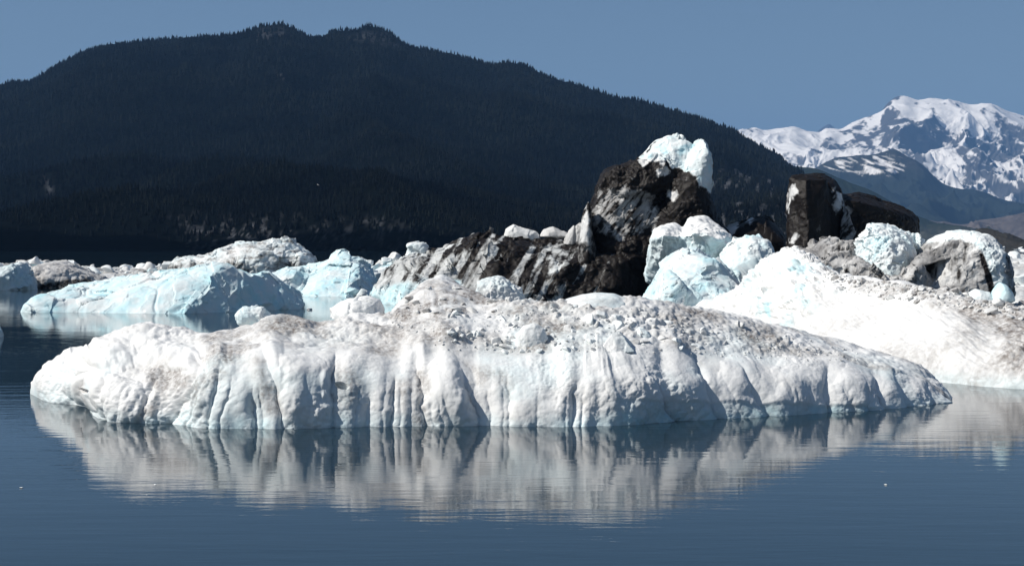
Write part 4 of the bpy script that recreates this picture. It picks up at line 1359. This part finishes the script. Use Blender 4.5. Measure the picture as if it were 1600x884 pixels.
berg('iceberg', 'white hump-backed iceberg streaked with grit, behind the long turquoise iceberg', 'iceberg',
     [inflate(base([(262, 425), (268, 410), (290, 404), (318, 400), (336, 396), (340, 388), (360, 386), (385, 382), (412, 380), (430, 376), (446, 372), (460, 376), (470, 386), (480, 400), (488, 412), (490, 428)], 215), 215, 8, 10, (385, 440), 2.6, n=120),
      inflate(base([(455, 428), (460, 402), (468, 392), (478, 394), (490, 406), (494, 428)], 212), 212, 4, 6, (475, 440), 2.5)], 0.09,
     [('planes', 4.0, 0.7), ('planes', 1.8, 0.5), ('facet', 2.2, 0.2), ('fbm', 4.0, 0.4), ('billow', 1.2, 0.10)],
     lambda co, px, py, no: dict(blue=0.2 + 0.3 * bn(co, 4), dirt=0.9 * ss(0.0, 0.5, fbm(np.stack([px / 16, py / 5, 0 * px], -1), 3)), grey=0.3 * ss(0, 0.4, bn(co, 3, 3)), black=0.32 + 0.5 * bn(co, 3, 8) - 0.3 * ss(0.4, 0.8, no[:, 2])), ICE_FAR)

# --- ice crowding the far left
berg('iceberg', 'blue-grey shadowed iceberg with rounded knobs at the far left edge', 'iceberg',
     [inflate(base([(-40, 450), (-30, 425), (0, 420), (20, 418), (28, 411), (36, 413), (40, 424), (48, 434), (52, 450)], 190), 190, 5, 6, (10, 450), 2.6)], 0.085, [('planes', 3.0, 0.6), ('fbm', 4, 0.4), ('facet', 2.5, 0.2), ('billow', 1.2, 0.12)],
     lambda co, px, py, no: dict(blue=0.5 + 0.4 * bn(co, 3), grey=0.2), ICE_FAR)
berg('iceberg', 'low grit-strewn iceberg with an undercut dark waterline at the far left', 'iceberg',
     [inflate(base([(34, 452), (44, 425), (60, 412), (90, 409), (110, 412), (140, 425), (165, 440), (172, 452)], 202), 202, 7, 8, (100, 450), 2.4)], 0.085, [('fbm', 4, 0.5), ('billow', 1.5, 0.2), ('cells', 0.8, 0.12)],
     lambda co, px, py, no: dict(dirt=0.55 + 0.4 * bn(co, 2), grey=0.3, black=0.7 * patch(px, py, [(55, 446), (100, 436), (140, 436), (170, 452), (170, 470), (50, 470)], 4, 5 * bn(co, 2))), ICE_FAR)
berg('ice_block', 'pointed white triangular chip on the ice at the far left', 'ice block',
     [inflate([(46, 412), (50, 405), (57, 400), (61, 406), (63, 413)], 215, 0.8, 0.8, None, 3)], 0.07, [('facet', 1.2, 0.1)], lambda co, px, py, no: dict(dirt=0.1), ICE_FAR)
# the packed ice they ride on
xs = [-60, 0, 60, 120, 200, 260, 330, 420]
g = [[(x, HZ + (CH + .8) * F / 207, 207) for x in xs], [(x, HZ + CH * F / 207, 207) for x in xs], [(x, HZ + (CH - 1.0) * F / 212, 212) for x in xs],
     [(x, HZ + (CH - z_) * F / 262, 262) for x, z_ in zip(xs, [2.0, 2.0, 2.2, 1.4, 1.0, 1.6, 2.6, 2.6])], [(x, HZ + (CH + .8) * F / 300, 300) for x in xs]]
V = loft(g, 260, [5, 12, 60, 20])
co = V.reshape(-1, 3)
co = co + grid_normals(V).reshape(-1, 3) * (0.5 * fbm(co / 5, 4) + 0.45 * (0.5 - worley(co / 1.8)[0]) + 0.2 * (0.5 - worley(co / 0.8)[0]))[:, None]
co = close_ends(co, 260)
co[:, 2] = np.maximum(co[:, 2], -0.9)
me = new_mesh('ice_floe', co, grid_faces(260, V.shape[0]))
z0 = np.zeros(len(co))
attrs(me, dirt=np.clip(0.45 + 0.6 * fbm(co / 4, 3), 0, 1), blue=z0 + 0.1, grey=np.clip(0.3 + fbm(co / 6, 3), 0, 1), black=np.clip(fbm(co / 4 + 6, 3), 0, 1) * 0.8)
tag(add('ice_floe', me, ICE_FAR), 'dirty packed ice floe carrying a jumble of small ice blocks at the far left', 'ice floe')

BV = BVHTree.FromPolygons(co.tolist(), grid_faces(260, V.shape[0]).tolist())
r = np.random.RandomState(21)
STY = {'clean': 'clean white', 'dusty': 'grey-dusted', 'dirty': 'grit-brown', 'blue': 'turquoise'}
items = []
for k in range(420):
    x, d = r.uniform(-20, 340), r.uniform(209, 285)
    X = P(x, 0, d)[0]
    hit = BV.ray_cast(Vector((X, d, 30)), Vector((0, 0, -1)))
    if hit[0] is None: continue
    if k >= 120:
        s_ = 0.22 + 0.3 * r.rand()
        items.append(((X, d, hit[0].z), s_))
        continue
    s_ = 0.45 + 1.0 * r.rand() ** 1.8
    st = r.choice(['clean', 'dusty', 'dirty', 'blue'], p=[.38, .36, .16, .10])
    where = 'at the extreme left of the packed ice' if x < 60 else 'in the packed ice above the left tip of the turquoise iceberg' if x < 190 else 'in the packed ice below the white hump-backed iceberg'
    chunk(st, (X, d, hit[0].z + 0.3 * s_), s_, r, STY[st] + ' ice block ' + where, 'jumbled ice blocks drifting at the far left', ICE_MID)
joined('ice_rubble', items, r, ICE_MID, 'brash ice strewn between the larger blocks at the far left', 'ice rubble', 0.3)

# --- small ice between the pyramid berg and the streaked berg
r = np.random.RandomState(31)
for k, (x, y, d, s, st) in enumerate(((566, 408, 200, 1.0, 'clean'), (578, 410, 200, 0.9, 'clean'), (594, 412, 205, 1.0, 'dusty'), (604, 406, 205, 1.1, 'clean'), (614, 402, 210, 1.3, 'dusty'), (586, 418, 195, 1.0, 'blue'),
                          (600, 424, 192, 1.2, 'clean'), (576, 424, 192, 1.0, 'clean'), (553, 456, 166, 0.9, 'blue'), (566, 458, 165, 0.8, 'clean'), (590, 432, 185, 1.3, 'clean'))):
    X, Y, Z = P(x, y, d)
    chunk(st, (X, Y, max(Z, 0.1)), s, r, STY[st] + (' higher' if y < 415 else ' lower') + ' ice chunk between the pyramid-pointed berg and the streaked one', 'ice chunks wedged left of the streaked iceberg', ICE_MID)
xs = [556, 580, 600, 625, 650]
g = [[(x, HZ + (CH + .8) * F / 190, 190) for x in xs], [(x, HZ + CH * F / 190, 190) for x in xs], [(x, HZ + (CH - 1.2) * F / 192, 192) for x in xs],
     [(x, HZ + (CH - z_) * F / 212, 212) for x, z_ in zip(xs, [1.6, 2.4, 2.6, 3.2, 2.4])], [(x, HZ + (CH + .8) * F / 225, 225) for x in xs]]
V = loft(g, 120, [4, 10, 40, 12])
co = V.reshape(-1, 3)
co = co + grid_normals(V).reshape(-1, 3) * (0.5 * fbm(co / 4, 4) + 0.3 * (0.5 - worley(co / 1.5)[0]))[:, None]
co = close_ends(co, 120)
co[:, 2] = np.maximum(co[:, 2], -0.9)
me = new_mesh('ice_floe', co, grid_faces(120, V.shape[0]))
z0 = np.zeros(len(co))
attrs(me, dirt=z0 + 0.15, blue=np.clip(0.3 + fbm(co / 4, 3), 0, 1), grey=z0, black=z0)
tag(add('ice_floe', me, ICE_FAR), 'low white ice floe carrying small chunks, left of the streaked iceberg', 'ice floe')

# --- ice at the far right edge
xs = [1500, 1560, 1600, 1700, 1800]
g = [[(x, HZ + (CH + .8) * F / 118, 118) for x in xs], [(x, HZ + CH * F / 118, 118) for x in xs], [(x, HZ + (CH - 1.5) * F / 121, 121) for x in xs],
     [(x, HZ + (CH - z_) * F / 165, 165) for x, z_ in zip(xs, [4.2, 4.4, 4.3, 4.0, 3.5])], [(x, HZ + (CH + .8) * F / 185, 185) for x in xs]]
V = loft(g, 200, [4, 12, 80, 12])
co = V.reshape(-1, 3)
co = co + grid_normals(V).reshape(-1, 3) * (0.5 * fbm(co / 4, 4) + 0.4 * (0.5 - worley(co / 1.6)[0]) + 0.15 * (0.5 - worley(co / 0.6)[0]))[:, None]
co = close_ends(co, 200)
co[:, 2] = np.maximum(co[:, 2], -0.9)
me = new_mesh('ice_floe', co, grid_faces(200, V.shape[0]))
z0 = np.zeros(len(co))
attrs(me, dirt=np.clip(0.25 + 0.5 * fbm(co / 4, 3), 0, 1), blue=z0 + 0.1, grey=z0, black=z0)
tag(add('ice_floe', me, ICE_FAR), 'broken white ice floe at the right edge behind the pale blue pointed boulder', 'ice floe')
BV = BVHTree.FromPolygons(co.tolist(), grid_faces(200, V.shape[0]).tolist())
r = np.random.RandomState(41)
for k in range(34):
    x, d = r.uniform(1545, 1640), r.uniform(122, 170)
    X = P(x, 0, d)[0]
    hit = BV.ray_cast(Vector((X, d, 30)), Vector((0, 0, -1)))
    if hit[0] is None: continue
    s = 0.3 + 0.75 * r.rand() ** 2
    st = r.choice(['clean', 'dusty'])
    chunk(st, (X, d, hit[0].z + 0.2 * s), s, r, STY[st] + ' ice block on the broken floe at the right edge, ' + ('towards its back' if d > 146 else 'towards its front'), 'ice blocks on the floe at the right edge', ICE_MID)
# far brash ice on the pale strip of water
me_far = []
for k in range(18):
    x, d = r.uniform(1555, 1680), r.uniform(900, 1350)
    chunk('clean', (P(x, 0, d)[0], d, 0.2), r.uniform(1.5, 4), r, 'tiny far-off white growler strewn below the headland at the right', 'far growlers off the headland', ICE_MID, 'growler', squash=0.4)

# --- bits floating on the open water
r = np.random.RandomState(51)
for x, y, w_, lab in ((243, 757, 5, 'tiny white ice crumb floating on dark rippled water at the lower left'), (1384, 757, 8, 'tiny flat ice crumb floating alone on blue water at the lower right'),
                      (1029, 742, 3, 'tiny ice speck in the white reflection of the front iceberg'), (34, 762, 8, 'thin clear ice sliver floating near the lower left edge'),
                      (229, 773, 3, 'tiny ice speck floating below the ice crumb at the lower left')):
    d = shore_d(y)
    chunk('clean', (P(x, y, d)[0], d, 0.012), w_ * d / F * 0.55, r, lab, mat=ICE_NEAR, cat='ice crumb', rot=(0, 0, r.rand() * 6), squash=0.35)
berg('growler', 'small white growler cut by the left edge of the view', 'growler',
     [inflate([(-12, 530), (-10, 517), (-3, 510), (3, 514), (4, 526), (0, 532)], shore_d(526), 0.4, 0.4, None, 2.5)], 0.03, [('fbm', 0.5, 0.08)], lambda co, px, py, no: dict(blue=0.3), ICE_NEAR)
for x, y, w_ in ((482, 487, 7), (600, 470, 4)):
    pass
d = shore_d(484)
chunk('clean', (P(483, 484, d)[0], d, 0.05), 0.3, r, 'small white ice bit floating at the right foot of the long turquoise iceberg', cat='growler', squash=0.5)

# --- a gull
GULL, nt, b = mat_new('white plumage')
b.inputs['Base Color'].default_value = (0.80, 0.80, 0.79, 1)
b.inputs['Roughness'].default_value = 0.8
sec = [(-0.30, 0.010, 0.006), (-0.24, 0.045, 0.012), (-0.15, 0.040, 0.032), (0.0, 0.062, 0.060), (0.12, 0.060, 0.060), (0.20, 0.038, 0.040), (0.25, 0.036, 0.038), (0.29, 0.022, 0.024), (0.33, 0.008, 0.008)]
vs_, fs_ = [], []
for y, rx, rz in sec:
    for k in range(10):
        a_ = 2 * math.pi * k / 10
        vs_.append((rx * math.cos(a_), y, rz * math.sin(a_) + (0.02 if y > 0.18 else 0)))
for s in range(len(sec) - 1):
    for k in range(10):
        fs_.append((s * 10 + k, s * 10 + (k + 1) % 10, (s + 1) * 10 + (k + 1) % 10, (s + 1) * 10 + k))
for sgn in (-1, 1):
    st = [(0.04, 0.11, -0.06, 0.03, 0.018), (0.25, 0.15, -0.04, 0.13, 0.014), (0.48, 0.12, -0.02, 0.12, 0.008), (0.66, 0.02, -0.06, 0.06, 0.003)]
    b0 = len(vs_)
    for x, yl, yt, z, th in st:
        vs_ += [(sgn * x, yl, z), (sgn * x, (yl + yt) / 2, z + th), (sgn * x, yt, z), (sgn * x, (yl + yt) / 2, z - th)]
    for s in range(3):
        for k in range(4):
            fs_.append((b0 + s * 4 + k, b0 + s * 4 + (k + 1) % 4, b0 + s * 4 + 4 + (k + 1) % 4, b0 + s * 4 + 4 + k))
    fs_.append((b0 + 12, b0 + 13, b0 + 14, b0 + 15))
me = new_mesh('gull', vs_, fs_)
o = add('gull', me, GULL)
o.location = P(497, 289, 420)
o.rotation_euler = (math.radians(8), math.radians(20), math.radians(70))
tag(o, 'white gull gliding in front of the dark wooded hillside', 'bird')

# ------------------------------------------------------------------ air
bm = bmesh.new()
bmesh.ops.create_cube(bm, size=1.0)
for v_ in bm.verts:
    v_.co = ((v_.co.x) * 90000, 22000 + v_.co.y * 46000, 1250 + v_.co.z * 2502)
me = bpy.data.meshes.new('haze')
bm.to_mesh(me)
bm.free()
hz = bpy.data.materials.new('thin blue air')
hz.use_nodes = True
nt = hz.node_tree
nt.nodes.clear()
out = nt.nodes.new('ShaderNodeOutputMaterial')
vol = nt.nodes.new('ShaderNodeVolumePrincipled')
vol.inputs['Color'].default_value = (0.23, 0.48, 0.93, 1)
vol.inputs['Density'].default_value = 4.4e-5
vol.inputs['Anisotropy'].default_value = 0.0
nt.links.new(vol.outputs[0], out.inputs['Volume'])
tag(add('haze', me, hz), kind='stuff')
